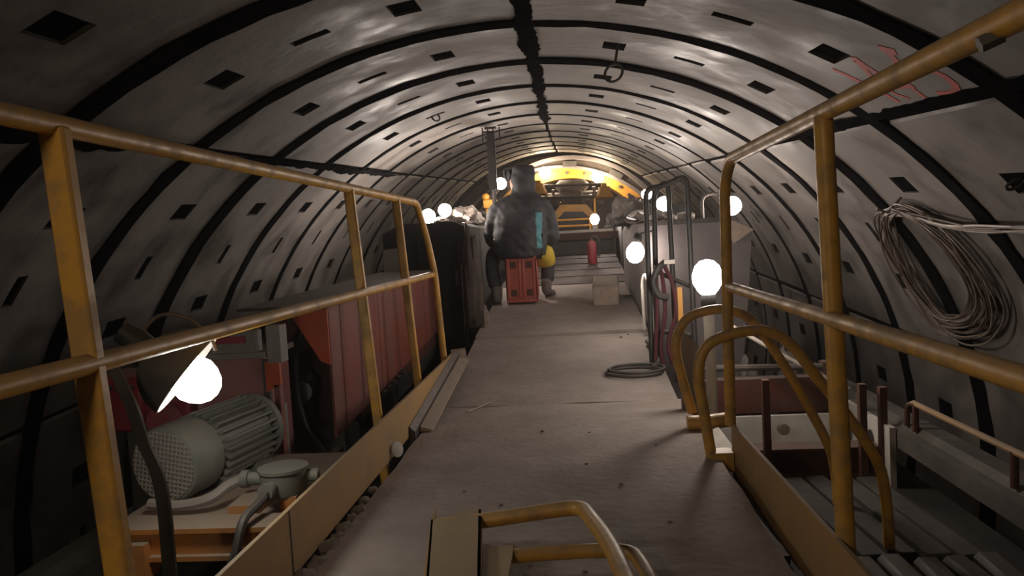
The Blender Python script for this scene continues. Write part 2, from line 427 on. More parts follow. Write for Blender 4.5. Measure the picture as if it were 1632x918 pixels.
def beam_c(name, a, b, h, w, m, parent=None):
    mb = MB(); A = Vector(a); B = Vector(b); d = (B - A)
    L = d.length; mid = (A + B) / 2; pitch = math.atan2(d.z, math.hypot(d.x, d.y)); yaw = math.atan2(-d.x, d.y)
    mb.box(mid, (w, L, 0.014), (pitch, 0, yaw)); up2 = Vector((0, 0, h / 2))
    mb = MB(); mb.box(mid, (0.012, L, h), (pitch, 0, yaw)); mb.box(mid + up2, (w, L, 0.014), (pitch, 0, yaw)); mb.box(mid - up2, (w, L, 0.014), (pitch, 0, yaw))
    return mb.build(name, m, parent)
for x in (-0.6, 0.36):
    beam_c('deck_beam', (x, -1.6, -0.175), (x, 4.2, -0.175), 0.24, 0.12, M['dark_steel'], floor)
    beam_c('deck_beam', (x, 4.2, -0.18), (x, 11.2, 0.48), 0.24, 0.12, M['dark_steel'], floor)
for y in (-1.0, 0.6, 2.0, 3.4):
    b = MB(); b.box((-0.13, y, -0.12), (1.2, 0.08, 0.12)); b.build('cross_beam', M['dark_steel'], floor)

# curbs along both walls and the lower side decks (part of the place)
def curb(name, x, y0, y1, ztop, h, w):
    mb = MB(); mb.prism([(x, y0, ztop - h), (x + w, y0, ztop - h), (x + w, y0, ztop), (x + w * 0.45, y0, ztop), (x + w * 0.3, y0, ztop - 0.03), (x, y0, ztop - 0.035)], (0, y1 - y0, 0))
    return struct(mb.build(name, M['curb'], None, angle=0.4), 'dusty white curb beam along the lining')
curb('trim_1', 1.55, 2.0, 6.5, -0.11, 0.12, 0.16)
curb('trim_2', -2.02, 1.6, 6.5, -0.26, 0.22, -0.16)
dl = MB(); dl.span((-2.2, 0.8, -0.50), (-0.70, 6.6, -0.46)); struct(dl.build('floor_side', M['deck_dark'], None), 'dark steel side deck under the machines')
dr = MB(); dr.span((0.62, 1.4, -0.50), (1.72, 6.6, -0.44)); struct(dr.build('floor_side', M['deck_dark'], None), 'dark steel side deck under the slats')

# ================================================================== RAILS
PR = 0.021
g = thing('guard_rail', (-0.95, 3.0, 0))
tag(g, 'ochre tubular guard rail with mid rail beside red cabinets', 'railing')
top = fillet([(-0.95, 0.2, 1.17), (-0.95, 4.66, 1.168), (-0.925, 4.80, 0.95), (-0.895, 4.84, 0.72), (-0.87, 4.86, 0.10)], 0.07)
MB().tube(top, PR, 12).build('top_rail', M['yellow'], g)
MB().tube([(-0.925, 0.2, 0.725), (-0.915, 1.4, 0.722), (-0.91, 4.82, 0.72)], PR * 0.95, 12).build('mid_rail', M['yellow'], g)
for y, xt, xb, zb, w in ((1.375, -0.95, -0.880, 0.0, 0.052), (3.25, -0.95, -0.868, -0.20, 0.042), (4.12, -0.95, -0.872, -0.2, 0.042)):
    p = MB(); dz = 1.165 - zb; ang = math.atan2(xb - xt, dz)
    p.box(((xt + xb) / 2, y, (1.165 + zb) / 2), (w, 0.032, math.hypot(dz, xb - xt)), (0, -ang, 0), 0.006); p.build('post', M['yellow'], g)
t = MB(); t.span((-0.842, 1.2, 0.005), (-0.830, 4.98, 0.196)); t.build('toe_board', M['toe'], g)
MB().span((-0.830, 2.045, 0.005), (-0.828, 2.051, 0.196)).build('weld_seam', M['dark_steel'], g)

g = thing('guard_rail', (0.6, 2.2, 0))
tag(g, 'ochre tubular guard rail beside the hatch, bare metal sheen at its bend', 'railing')
top = fillet([(0.60, -0.3, 1.17), (0.60, 3.02, 1.170), (0.597, 3.13, 1.08), (0.585, 3.13, 0.12)], 0.07)
MB().tube(top, PR * 1.05, 12).build('top_rail', M['yellow'], g)
MB().tube([(0.60, -0.3, 0.685), (0.598, 3.13, 0.678)], PR * 0.95, 12).build('mid_rail', M['yellow'], g)
MB().tube([(0.596, 1.9, 1.16), (0.623, 1.9, -0.03)], 0.023, 12).build('post', M['yellow'], g)
MB().tube([(0.596, 0.1, 1.16), (0.623, 0.1, -0.03)], 0.023, 12).build('post', M['yellow'], g)
MB().lathe([(0.012, 0), (0.012, 0.03), (0.0, 0.03)], (0.60, 1.14, 1.155), (-1, 0.2, -0.4), 6).build('bolt', M['dark_steel'], g)
t = MB(); t.prism([(0.585, 3.12, 0.13), (0.585, 3.12, -0.09), (0.590, 1.3, -0.045), (0.590, 0.0, -0.045), (0.590, 0.0, 0.15), (0.590, 1.7, 0.15)], (0.012, 0, 0)); t.build('toe_board', M['toe'], g)

# bent tubular handrails of the stair that drops to the lower deck
def hoop(label, pts, foot):
    h = thing('stair_handrail', pts[0]); tag(h, label, 'handrail')
    MB().tube(spline(pts, 6), 0.022, 12).build('bent_tube', M['yellow'], h)
    foot(h)
hoop('ochre bent stair handrail tube with a flat foot, beside the lamp post',
     [(0.505, 3.62, 0.06), (0.462, 3.62, 0.23), (0.44, 3.62, 0.38), (0.485, 3.62, 0.49), (0.57, 3.62, 0.53), (0.67, 3.62, 0.535), (0.79, 3.62, 0.48), (0.92, 3.62, 0.28), (1.03, 3.62, 0.07), (1.12, 3.62, -0.13), (1.145, 3.62, -0.28), (1.147, 3.62, -0.388)],
     lambda h: MB().tube([(0.47, 3.55, 0.03), (0.56, 3.55, 0.03), (0.66, 3.55, 0.04)], 0.035, 12).build('foot', M['yellow'], h))
hoop('ochre bent stair handrail tube standing at the end of the toe board',
     [(0.50, 3.1, 0.0), (0.475, 3.1, 0.2), (0.462, 3.1, 0.34), (0.497, 3.1, 0.445), (0.60, 3.1, 0.492), (0.73, 3.1, 0.497), (0.824, 3.1, 0.438), (0.916, 3.1, 0.309), (1.008, 3.1, 0.181), (1.134, 3.1, -0.024), (1.168, 3.1, -0.18), (1.178, 3.1, -0.388)],
     lambda h: (MB().span((0.49, 3.06, -0.05), (0.58, 3.14, 0.025)).build('foot', M['yellow'], h)))

# flat sheet behind the handrail feet and pale slab beside the deck edge
o = MB().prism([(0.53, 3.5, -0.04), (0.62, 3.5, -0.04), (0.60, 3.5, 0.02), (0.53, 3.5, 0.0)], (0.0, -0.36, 0)).build('stair_sill', M['white'])
tag(o, 'pale dusty sill plate between the two bent handrail feet', 'sill')
o = MB().prism([(0.50, 3.95, 0.0), (0.60, 3.95, 0.0), (0.62, 3.95, 0.30), (0.50, 3.95, 0.42)], (0.0, 0.03, 0)).build('kick_plate', M['grey_steel'])
tag(o, 'grey slanted kick plate standing behind the bent handrails', 'plate')

# tall bent bars of the ladder on the far side of the hatch
lad = thing('access_ladder', (0.58, 4.9, 0)); tag(lad, 'dark tall ladder with bent over side bars in front of pale casing', 'ladder')
MB().tube(fillet([(0.444, 4.9, -0.05), (0.451, 4.9, 1.18), (0.56, 4.85, 1.19), (0.692, 4.8, 1.245), (0.702, 4.8, -0.05)], 0.06), 0.017, 10).build('side_bar', M['black'], lad)
MB().tube(fillet([(0.487, 5.0, -0.05), (0.512, 5.0, 1.17), (0.60, 4.98, 1.23), (0.607, 4.95, -0.05)], 0.05), 0.017, 10).build('side_bar', M['black'], lad)
MB().tube([(0.50, 4.97, 0.66), (0.70, 4.83, 0.56)], 0.014, 8).build('rung', M['black'], lad)
MB().tube([(0.48, 4.97, 0.28), (0.70, 4.83, 0.26)], 0.014, 8).build('rung', M['black'], lad)
o = MB().span((0.615, 4.86, 0.05), (0.645, 4.885, 0.56)).build('marker_bar', M['shield_yellow']); tag(o, 'bright yellow flat bar standing behind the ladder', 'bar')

def hose(name, pts, r, m, label, cat='hose', group=None, n=8):
    o = MB().tube(spline(pts, 8), r, n).build(name, m); return tag(o, label, cat, group)
for i, (dx, dy) in enumerate(((0, 0), (0.035, 0.03), (0.075, -0.02))):
    hose('hanging_hose', [(0.50 + dx * 0.6, 4.92 + dy, 0.70), (0.49 + dx * 1.3, 4.87 + dy, 0.58), (0.485 + dx * 1.5, 4.86 + dy, 0.40), (0.47 + dx, 4.86 + dy, 0.22), (0.46 + dx * 1.4, 4.85 + dy, 0.08)], 0.013, M['hose_red'],
         'dark red hose hanging on the access ladder', group='hoses hanging on the ladder')
hose('valve_hose', [(0.55, 4.86, 0.72), (0.50, 4.84, 0.68), (0.47, 4.84, 0.60), (0.50, 4.84, 0.52), (0.56, 4.84, 0.50)], 0.022, M['black'], 'black thick hose bent round the ladder bars')
o = MB().span((0.535, 4.80, 0.71), (0.60, 4.82, 0.735)).build('metal_clip', M['white']); tag(o, 'small shiny metal clip on the ladder hoses', 'clip')

# ================================================================== LAMPS
def lamp(label, pos, r, strength, mount, axis=(0, 0, 1), col=LAMP_COL, group=None):
    """cable lamp: glowing glass globe, dark socket behind it, mount built by the caller"""
    p = Vector(pos); a = Vector(axis).normalized()
    t = thing('work_lamp', p); tag(t, label, 'lamp', group)
    e = emis('lamp_glow', col, strength)
    MB().lathe([(0.0, 1.15 * r), (0.45 * r, 1.05 * r), (0.8 * r, 0.7 * r), (1.0 * r, 0.1 * r), (0.95 * r, -0.4 * r), (0.7 * r, -0.85 * r), (0.45 * r, -1.15 * r)], p, a, 20).build('globe', e, t)
    MB().lathe([(0.48 * r, -1.15 * r), (0.5 * r, -1.3 * r), (0.5 * r, -1.9 * r), (0.3 * r, -2.2 * r), (0.0, -2.2 * r)], p, a, 14).build('socket', M['black'], t)
    if mount: mount(t)
    return t
def post_mount(x, y, z0, z1, m='white', r=0.016):
    return lambda t: MB().tube([(x, y, z0), (x, y, z1)], r, 10).build('post', M[m], t)
def wire_mount(pts, r=0.008):
    return lambda t: MB().tube(spline(pts, 6), r, 6).build('bracket', M['black'], t)

lamp('bright globe lamp on a white post by the bent handrails', (0.668, 4.05, 0.665), 0.078, 100, post_mount(0.668, 4.05, -0.44, 0.55, 'white', 0.028), (0, 0, 1))
lamp('globe lamp hanging on the walkway side of the pale casing', (0.42, 5.55, 0.77), 0.064, 85, wire_mount([(0.435, 5.56, 0.86), (0.46, 5.56, 0.90), (0.55, 5.60, 0.92)]), (-0.2, -0.1, -1))
lamp('globe lamp clamped on the outer top corner of the pale casing', (1.15, 5.78, 1.07), 0.068, 85, wire_mount([(1.15, 5.88, 1.03), (1.14, 5.93, 1.0), (1.13, 5.94, 0.96)]), (0, -1, 0.3))
lamp('globe lamp on top of the dark cabinet above its door', (-1.305, 6.9, 1.165), 0.064, 210, post_mount(-1.305, 7.02, 1.09, 1.18, 'black', 0.01), (0, -1, 0.0))
lamp('globe lamp further back on top of the dark cabinet', (-1.25, 7.5, 1.235), 0.064, 210, post_mount(-1.25, 7.62, 1.09, 1.22, 'black', 0.01), (0, -1, -0.1))
lamp('globe lamp behind the ladder on top of the pale casing', (0.80, 7.0, 1.155), 0.065, 200, post_mount(0.80, 7.13, 1.0, 1.13, 'black', 0.01), (0, -1, 0.1))
lamp('small globe lamp beyond the pale casing near the yellow arch', (0.84, 9.0, 1.344), 0.06, 240, post_mount(0.84, 9.11, 0.3, 1.33, 'black', 0.012), (0, -1, 0.1))
lamp('globe lamp beside the dark pole above the seated worker', (-0.765, 8.3, 1.517), 0.062, 240, wire_mount([(-0.78, 8.43, 1.51), (-0.81, 8.42, 1.48), (-0.81, 8.06, 1.44)]), (0.2, -1, 0))
lamp('globe lamp standing on the white step', (0.295, 11.3, 1.145), 0.065, 180, None, (0, 0, 1))
lamp('globe lamp under the yellow arch above the cup on the tower side', (-0.512, 14.95, 2.165), 0.11, 150, wire_mount([(-0.512, 15.15, 2.165), (-0.512, 15.22, 2.17)]), (0, -1, 0), (1.0, 0.80, 0.55))
lamp('globe lamp under the yellow arch above the pale railing', (0.486, 14.95, 2.02), 0.11, 150, wire_mount([(0.486, 15.15, 2.03), (0.486, 15.24, 2.08)]), (0, -1, 0), (1.0, 0.80, 0.55))

# hooded lamps
def hooded(label, hp, ha, hr, gr, depth, col, strength, base):
    hl = thing('hooded_lamp', base); tag(hl, label, 'lamp')
    hp = Vector(hp); ha = Vector(ha).normalized(); prof = []
    for i in range(11):
        a = math.pi * 0.5 * i / 10; prof.append((hr * math.sin(a), -hr * math.cos(a)))
    for i in range(10, -1, -1):
        a = math.pi * 0.5 * i / 10; prof.append(((hr - 0.004) * math.sin(a), -(hr - 0.004) * math.cos(a) + 0.001))
    MB().lathe(prof, hp, ha, 28).build('hood', M['dark_steel'], hl)
    MB().lathe([(0.0, 1.1 * gr), (0.35 * gr, 1.03 * gr), (0.66 * gr, 0.8 * gr), (0.9 * gr, 0.42 * gr), (1.0 * gr, 0.0), (0.9 * gr, -0.45 * gr), (0.65 * gr, -0.85 * gr), (0.4 * gr, -1.2 * gr)], hp + ha * depth, ha, 24).build('globe', emis('hood_lamp_glow', col, strength), hl)
    MB().lathe([(0.03, -hr + 0.01), (0.035, -hr - 0.03), (0.03, -hr - 0.08), (0.0, -hr - 0.08)], hp, ha, 12).build('socket', M['black'], hl)
    return hl
bk = hooded('hooded work lamp on the lining behind the photographer', (-0.80, -0.75, 1.32), (0.28, 0.62, -0.73), 0.16, 0.08, -0.05, (1.0, 0.80, 0.58), 155, (-0.8, -0.75, 1.3))
MB().tube([(-0.88, -0.95, 1.50), (-0.92, -1.0, 1.58)], 0.012, 8).build('bracket', M['black'], bk)
hl = hooded('hooded work lamp on a twisted flat bar beside the motor', (-1.065, 2.0, 0.595), (0.74, 0.20, -0.64), 0.125, 0.064, 0.025, (1.0, 0.96, 0.86), 42, (-1.06, 1.8, -0.46))
bar = spline([(-1.19, 1.86, 0.66), (-1.11, 1.8, 0.56), (-1.085, 1.8, 0.46), (-1.05, 1.8, 0.345), (-1.045, 1.8, 0.12), (-1.045, 1.8, -0.46)], 6)
mb = MB(); vs = []; fs = []
for p in bar: vs += [p + Vector((-0.027, 0.012, 0)), p + Vector((0.021, -0.012, 0)), p + Vector((0.023, -0.006, 0)), p + Vector((-0.025, 0.018, 0))]
for i in range(len(bar) - 1):
    a = i * 4; b = a + 4
    for k in range(4): fs.append((a + k, a + (k + 1) % 4, b + (k + 1) % 4, b + k))
fs += [(3, 2, 1, 0), tuple(range(len(vs) - 4, len(vs)))]
mb.add(vs, fs).build('flat_bar', M['dark_steel'], hl)
MB().tube(spline([(-1.19, 1.98, 0.70), (-1.12, 1.98, 0.76), (-1.04, 1.98, 0.75), (-0.985, 1.98, 0.70), (-0.97, 1.98, 0.66)], 6), 0.005, 6).build('wire_bail', M['wire'], hl)

# ================================================================== LEFT SIDE MACHINES
# motor on its orange frame
mo = thing('electric_motor', (-1.3, 2.6, 0.06)); tag(mo, 'grey finned electric motor with a mesh fan cover on orange frame', 'motor')
mc = Vector((-1.42, 2.46, 0.215)); ma = Vector((0.16, 0.98, 0.0)).normalized()
q = Vector((0, 0, 1)).rotation_difference(ma).to_matrix()
MB().lathe([(0.116, 0.0), (0.128, 0.006), (0.133, 0.03), (0.133, 0.15), (0.124, 0.155), (0.09, 0.156)], mc, ma, 36).build('fan_cover', M['motor'], mo)
gr = MB()
for i in range(-7, 8):
    d = i * 0.0155; h = math.sqrt(max(0, 0.118 ** 2 - d * d))
    for ax in (0, 1):
        a = Vector((d, -h, -0.002)) if ax == 0 else Vector((-h, d, -0.002)); b = Vector((d, h, -0.002)) if ax == 0 else Vector((h, d, -0.002))
        gr.tube([mc + q @ a, mc + q @ b], 0.0032, 5)
gr.build('fan_grille', M['grey_steel'], mo)
MB().lathe([(0.112, 0.16), (0.112, 0.50), (0.137, 0.51), (0.137, 0.54), (0.08, 0.57), (0.05, 0.58), (0.02, 0.58), (0.02, 0.64), (0.0, 0.64)], mc, ma, 30).build('motor_body', M['motor'], mo)
for k in range(26):
    a = 2 * math.pi * k / 26; u = q @ Vector((math.cos(a), math.sin(a), 0)); w = q @ Vector((-math.sin(a), math.cos(a), 0)) * 0.004
    b = mc + ma * 0.18
    MB().prism([b + u * 0.110 - w, b + u * 0.110 + w, b + u * 0.138 + w, b + u * 0.138 - w], ma * 0.32).build('cooling_fin', M['motor'], mo)
for s in (0.22, 0.42):
    c = mc + ma * s; MB().box((c.x, c.y, 0.098), (0.26, 0.06, 0.032), (0, 0, -0.16)).build('foot', M['motor'], mo)

fr = thing('machine_frame', (-1.2, 2.4, -0.45)); tag(fr, 'dusty orange steel frame under the motor', 'frame')
beam = MB(); beam.span((-1.46, 2.20, 0.015), (-0.93, 2.26, 0.085)); beam.span((-1.46, 2.18, 0.085), (-0.93, 2.30, 0.10)); beam.span((-1.46, 2.18, 0.0), (-0.93, 2.30, 0.015)); beam.build('front_beam', M['orange'], fr)
MB().span((-1.5, 2.30, 0.0), (-0.93, 3.05, 0.082)).build('bed_plate', M['orange'], fr)
for x in (-1.46, -0.98): MB().span((x - 0.02, 2.19, -0.46), (x + 0.04, 2.27, 0.0)).build('leg', M['orange'], fr)
MB().span((-1.40, 2.16, -0.05), (-1.33, 2.24, 0.06)).build('lug', M['orange'], fr)
MB().span((-0.985, 2.36, 0.082), (-0.93, 2.46, 0.13)).build('lug', M['orange'], fr)
MB().span((-1.13, 2.30, 0.082), (-1.05, 2.46, 0.125)).build('lug', M['orange'], fr)

jb = thing('junction_box', (-0.985, 2.42, 0.12)); tag(jb, 'round grey cast junction box with a cable gland', 'junction box')
MB().lathe([(0.0, 0.0), (0.070, 0.0), (0.075, 0.01), (0.075, 0.075), (0.082, 0.078), (0.082, 0.088), (0.06, 0.094), (0.0, 0.095)], (-0.99, 2.42, 0.125), (0, 0, 1), 24).build('body', M['motor'], jb)
MB().lathe([(0.020, 0), (0.020, 0.03), (0.026, 0.03), (0.026, 0.05), (0, 0.05)], (-1.0, 2.35, 0.165), (-0.1, -1, 0.0), 12).build('gland', M['motor'], jb)
MB().lathe([(0.022, 0), (0.022, 0.05), (0.03, 0.05), (0.03, 0.075), (0, 0.075)], (-1.055, 2.42, 0.175), (-1, 0, 0), 12).build('gland', M['motor'], jb)
MB().lathe([(0.022, 0), (0.022, 0.04), (0, 0.04)], (-0.92, 2.44, 0.175), (1, 0.1, 0), 12).build('gland', M['motor'], jb)
hose('motor_cable', [(-1.0, 2.32, 0.165), (-1.01, 2.25, 0.145), (-1.02, 2.17, 0.125), (-1.03, 2.13, 0.05), (-1.06, 2.12, -0.06), (-1.08, 2.12, -0.44)], 0.014, M['black'], 'black cable dropping from the round junction box', 'cable')
hose('motor_lead', [(-1.13, 2.42, 0.175), (-1.17, 2.40, 0.16), (-1.22, 2.36, 0.13), (-1.32, 2.35, 0.115), (-1.42, 2.36, 0.12)], 0.018, M['grey_steel'], 'grey dusty lead lying in front of the motor', 'cable')

# pale red switch cabinet behind the motor
cb = thing('switch_cabinet', (-1.47, 3.35, -0.46)); tag(cb, 'faded red switch cabinet with grey hood behind the motor', 'cabinet')
MB().span((-1.70, 3.25, -0.46), (-1.385, 3.55, 0.46), 0.006).build('body', M['pink'], cb)
MB().span((-1.72, 3.23, 0.46), (-1.36, 3.57, 0.485)).build('hood_rim', M['grey_steel'], cb)
MB().span((-1.34, 3.20, 0.44), (-1.28, 3.28, 0.60)).build('side_box', M['grey_steel'], cb)
MB().span((-1.60, 3.22, 0.485), (-1.40, 3.30, 0.58), 0.004).build('top_box', M['grey_steel'], cb)
MB().span((-1.58, 3.21, 0.53), (-1.44, 3.22, 0.56)).build('label_strip', M['crimson'], cb)
MB().prism([(-1.365, 3.22, 0.31), (-1.30, 3.22, 0.34), (-1.30, 3.22, 0.47), (-1.365, 3.22, 0.44)], (0, 0.02, 0)).build('orange_flag', M['red_bright'], cb)
MB().span((-1.385, 3.24, -0.46), (-1.36, 3.27, 0.45)).build('door_edge', M['dark_steel'], cb)
MB().span((-1.33, 3.22, -0.46), (-1.305, 3.26, 0.34)).build('red_strip', M['red'], cb)
MB().lathe([(0.038, 0), (0.038, 0.45), (0.0, 0.45)], (-1.342, 3.28, -0.2), (0, 0, 1), 12).build('conduit', M['grey_steel'], cb)

# crimson valve block at the wall
vb = thing('valve_block', (-1.95, 3.3, -0.46)); tag(vb, 'crimson valve block standing near the lining', 'valve')
MB().span((-2.02, 3.22, -0.46), (-1.88, 3.42, 0.16), 0.01).build('stand', M['dark_steel'], vb)
MB().span((-2.10, 3.2, 0.16), (-1.92, 3.40, 0.42), 0.015).build('body', M['crimson'], vb)
MB().lathe([(0.05, 0), (0.05, 0.1), (0.075, 0.11), (0.075, 0.14), (0.0, 0.14)], (-1.86, 3.3, 0.21), (0.4, -1, 0), 16).build('flange', M['crimson'], vb)
MB().span((-1.93, 3.22, 0.17), (-1.72, 3.42, 0.30), 0.012).build('side_body', M['crimson'], vb)
for k in range(3): MB().tube([(-2.06 + k * 0.05, 3.2, 0.36), (-2.06 + k * 0.05, 3.17, 0.36)], 0.012, 6).build('bolt', M['dark_steel'], vb)

# long red cabinets behind the railing, panel by panel
rc = thing('red_cabinet_row', (-1.3, 5.0, -0.05)); tag(rc, 'long red steel cabinet of flat panels behind the guard rail', 'cabinet')
ys = [3.62, 3.80, 4.55, 4.95, 5.45, 5.95, 6.42]
for a, b in zip(ys[:-1], ys[1:]):
    zb0 = 0.0 + max(0, a - 3.62) * 0.062; zb1 = 0.0 + max(0, b - 3.62) * 0.062; zt0 = 0.635 + (a - 3.62) * 0.017; zt1 = 0.635 + (b - 3.62) * 0.017
    MB().prism([(-1.2, a + 0.005, zb0), (-1.2, b - 0.005, zb1), (-1.2, b - 0.005, zt1), (-1.2, a + 0.005, zt0)], (-0.012, 0, 0)).build('panel', M['red'], rc)
MB().prism([(-1.215, 4.10, -0.03), (-1.215, 6.42, 0.05), (-1.215, 6.42, 0.672), (-1.215, 4.10, 0.632)], (-0.42, 0, 0)).build('body', M['dark_red'], rc)
MB().prism([(-1.19, 3.61, 0.635), (-1.19, 6.43, 0.685), (-1.19, 6.43, 0.70), (-1.19, 3.61, 0.65)], (-0.46, 0, 0)).build('lid', M['dark_steel'], rc)
MB().prism([(-1.20, 3.60, 0.63), (-1.20, 3.60, 0.36), (-1.245, 3.60, 0.38), (-1.385, 3.60, 0.62)], (0, 0.015, 0)).build('end_gusset', M['red_bright'], rc)
MB().prism([(-1.21, 4.45, -0.12), (-1.21, 6.35, -0.04), (-1.21, 6.35, 0.07), (-1.21, 4.45, -0.02)], (-0.03, 0, 0)).build('plinth', M['black'], rc)
for k in range(5):
    y = 4.52 + k * 0.13; MB().span((-1.205, y, 0.012 + k * 0.007), (-1.185, y + 0.09, 0.04 + k * 0.007)).build('lug', M['dark_steel'], rc)
for y in (3.9, 5.0, 6.2): MB().span((-1.5, y, -0.46), (-1.25, y + 0.08, -0.03)).build('leg', M['dark_steel'], rc)

# hoses and dial between the cabinets
for i, d in enumerate((0.0, 0.035, 0.075, 0.11)):
    hose('hydraulic_hose', [(-1.30 - d * 0.3, 3.64 + d * 0.4, 0.58 - d * 0.2), (-1.36 - d * 0.4, 3.61 + d * 0.4, 0.45), (-1.37 - d * 0.5, 3.60 + d * 0.4, 0.25), (-1.34 - d * 0.6, 3.60 + d * 0.4, 0.06), (-1.26 - d * 0.6, 3.62 + d * 0.4, -0.10), (-1.22 - d * 0.5, 3.64 + d * 0.4, -0.45)], 0.014, M['black'],
         'black hydraulic hose looping down beside the orange gusset', group='hydraulic hoses by the red cabinet')
pu = thing('hydraulic_pump', (-1.5, 3.75, -0.46)); tag(pu, 'dark dusty hydraulic pump tucked behind the hoses', 'pump')
MB().span((-1.75, 3.74, -0.46), (-1.26, 4.02, -0.1), 0.02).build('tank', M['dark_steel'], pu)
MB().lathe([(0.10, 0), (0.10, 0.30), (0.12, 0.31), (0.12, 0.35), (0.06, 0.42), (0, 0.42)], (-1.5, 3.88, -0.1), (0, 0, 1), 18).build('cylinder', M['dark_steel'], pu)
MB().lathe([(0.05, 0), (0.05, 0.03), (0.042, 0.032), (0, 0.032)], (-1.42, 3.80, 0.20), (0.2, -1, 0), 18).build('gauge', M['grey_steel'], pu)
MB().span((-1.30, 3.72, -0.12), (-1.20, 3.735, -0.105)).build('level_tube', M['white'], pu)

# timber lying along the deck edge and the disc under the toe board
o = MB().prism([(-0.826, 3.56, -0.03), (-0.80, 3.56, -0.03), (-0.80, 3.56, 0.03), (-0.826, 3.56, 0.055)], (-0.002, 1.45, 0.15)).build('edge_timber', M['dark_steel']); tag(o, 'dark edge timber lying along the inside of the toe board', 'timber')
o = MB().prism([(-0.796, 3.66, 0.006), (-0.735, 3.66, 0.006), (-0.735, 3.66, 0.012), (-0.796, 3.66, 0.030)], (-0.002, 1.35, 0.13)).build('pale_board', M['wood']); tag(o, 'pale thin board lying beside the dark edge timber', 'board')
o = MB().prism([(-0.87, 5.06, 0.08), (-0.75, 5.06, 0.09), (-0.765, 5.06, 0.20), (-0.86, 5.06, 0.19)], (-0.005, 0.03, 0.01)).build('board_end', M['wood']); tag(o, 'short pale board standing at the guard rail end', 'board')
o = MB().lathe([(0.0, 0.0), (0.028, 0.0), (0.033, 0.004), (0.033, 0.012), (0.0, 0.016)], (-0.812, 3.22, 0.04), (0.85, -0.5, 0.2), 20).build('pale_disc', M['white']); tag(o, 'pale round disc stuck between toe board and deck', 'disc')
spots = [(-0.80, 2.28, 0.035), (-0.80, 2.36, 0.022), (-0.805, 2.44, 0.028), (-0.805, 2.53, 0.02), (-0.80, 2.60, 0.03), (-0.81, 2.70, 0.02), (-0.80, 2.16, 0.03), (-0.805, 2.06, 0.036), (-0.81, 2.82, 0.022)]
for i, (x, y, r) in enumerate(spots):
    o = MB().ball((x, y, -0.005), r, (1, 1.2, 0.7), 0.5, i).build('stone', M['stone']); tag(o, 'small stone lying between the deck edge and toe board', 'stone', 'stones along the deck edge')

# ================================================================== LARGE DARK CABINET (left) AND PALE CASING (right)
lc = thing('dark_cabinet', (-1.2, 7.5, -0.46)); tag(lc, 'large dark dusty steel cabinet beside the seated worker', 'cabinet')
MB().prism([(-0.93, 6.6, -0.46), (-1.62, 6.6, -0.46), (-1.65, 6.6, 0.66), (-1.66, 6.6, 1.02), (-1.48, 6.6, 1.10), (-1.02, 6.6, 1.09), (-0.94, 6.6, 1.05)], (0, 2.6, 0)).build('body', M['cabinet_dark'], lc)
MB().prism([(-1.645, 6.585, 0.45), (-1.59, 6.585, 0.45), (-1.50, 6.585, 0.72), (-1.50, 6.585, 0.90), (-1.66, 6.585, 0.88), (-1.66, 6.585, 0.62)], (0, 0.02, 0)).build('corner_plate', M['grey_steel'], lc)
MB().tube(fillet([(-0.96, 6.56, 0.02), (-0.96, 6.56, 0.50), (-0.955, 6.56, 0.56), (-0.87, 6.56, 0.50), (-0.845, 6.56, 0.36), (-0.84, 6.56, 0.02)], 0.05), 0.007, 6).build('grab_rail', M['wire'], lc)
MB().tube([(-0.985, 6.575, 0.0), (-0.985, 6.575, 0.72)], 0.006, 6).build('door_seam', M['wire_dark'], lc)
dq = MB().span((-1.36, 6.585, 0.05), (-1.0, 6.60, 1.0), 0.004).build('door', M['cabinet_dark'], lc)
MB().span((-1.04, 6.565, 0.55), (-1.02, 6.585, 0.68)).build('handle', M['dark_steel'], dq)
def lump(name, c, r, sc, m, label, cat, seed, rough=0.34):
    bm = bmesh.new(); bmesh.ops.create_icosphere(bm, subdivisions=4, radius=1.0); v = []
    bm.verts.index_update()
    for w in bm.verts:
        n = w.co.copy(); k = 1 + rough * mnoise.noise(n * 1.6 + Vector((seed, 0, 0))) + rough * 0.4 * mnoise.noise(n * 5 + Vector((0, seed, 0)))
        z = max(-0.35, n.z)
        v.append(Vector(c) + Vector((n.x * sc[0], n.y * sc[1], (z + 0.35) * sc[2])) * r * k)
    for p in v: p.z = max(p.z, c[2])
    f = [tuple(x.index for x in q.verts) for q in bm.faces]; bm.free()
    o = MB().add(v, f).build(name, m); return tag(o, label, cat)
lump('cloth_bundle', (-1.14, 7.0, 1.095), 0.13, (1.1, 1.6, 0.35), M['tarp'], 'pale crumpled cloth bundle on the dark cabinet next to the worker', 'cloth', 2.0)
lump('cloth_bundle', (-1.12, 7.95, 1.095), 0.17, (1.0, 1.6, 0.8), M['tarp'], 'heap of dusty cloth at the far end of the dark cabinet', 'cloth', 5.0)
lump('canvas_cover', (-0.87, 6.42, 0.20), 0.15, (0.55, 0.75, 4.2), M['canvas'], 'brown canvas cover bulging between the dark cabinet and worker', 'canvas', 9.0, 0.22)
lump('pale_sack', (-0.755, 6.20, 0.20), 0.07, (0.5, 0.6, 1.9), M['tarp'], 'small pale sack at the foot of the canvas cover', 'sack', 15.0, 0.25)

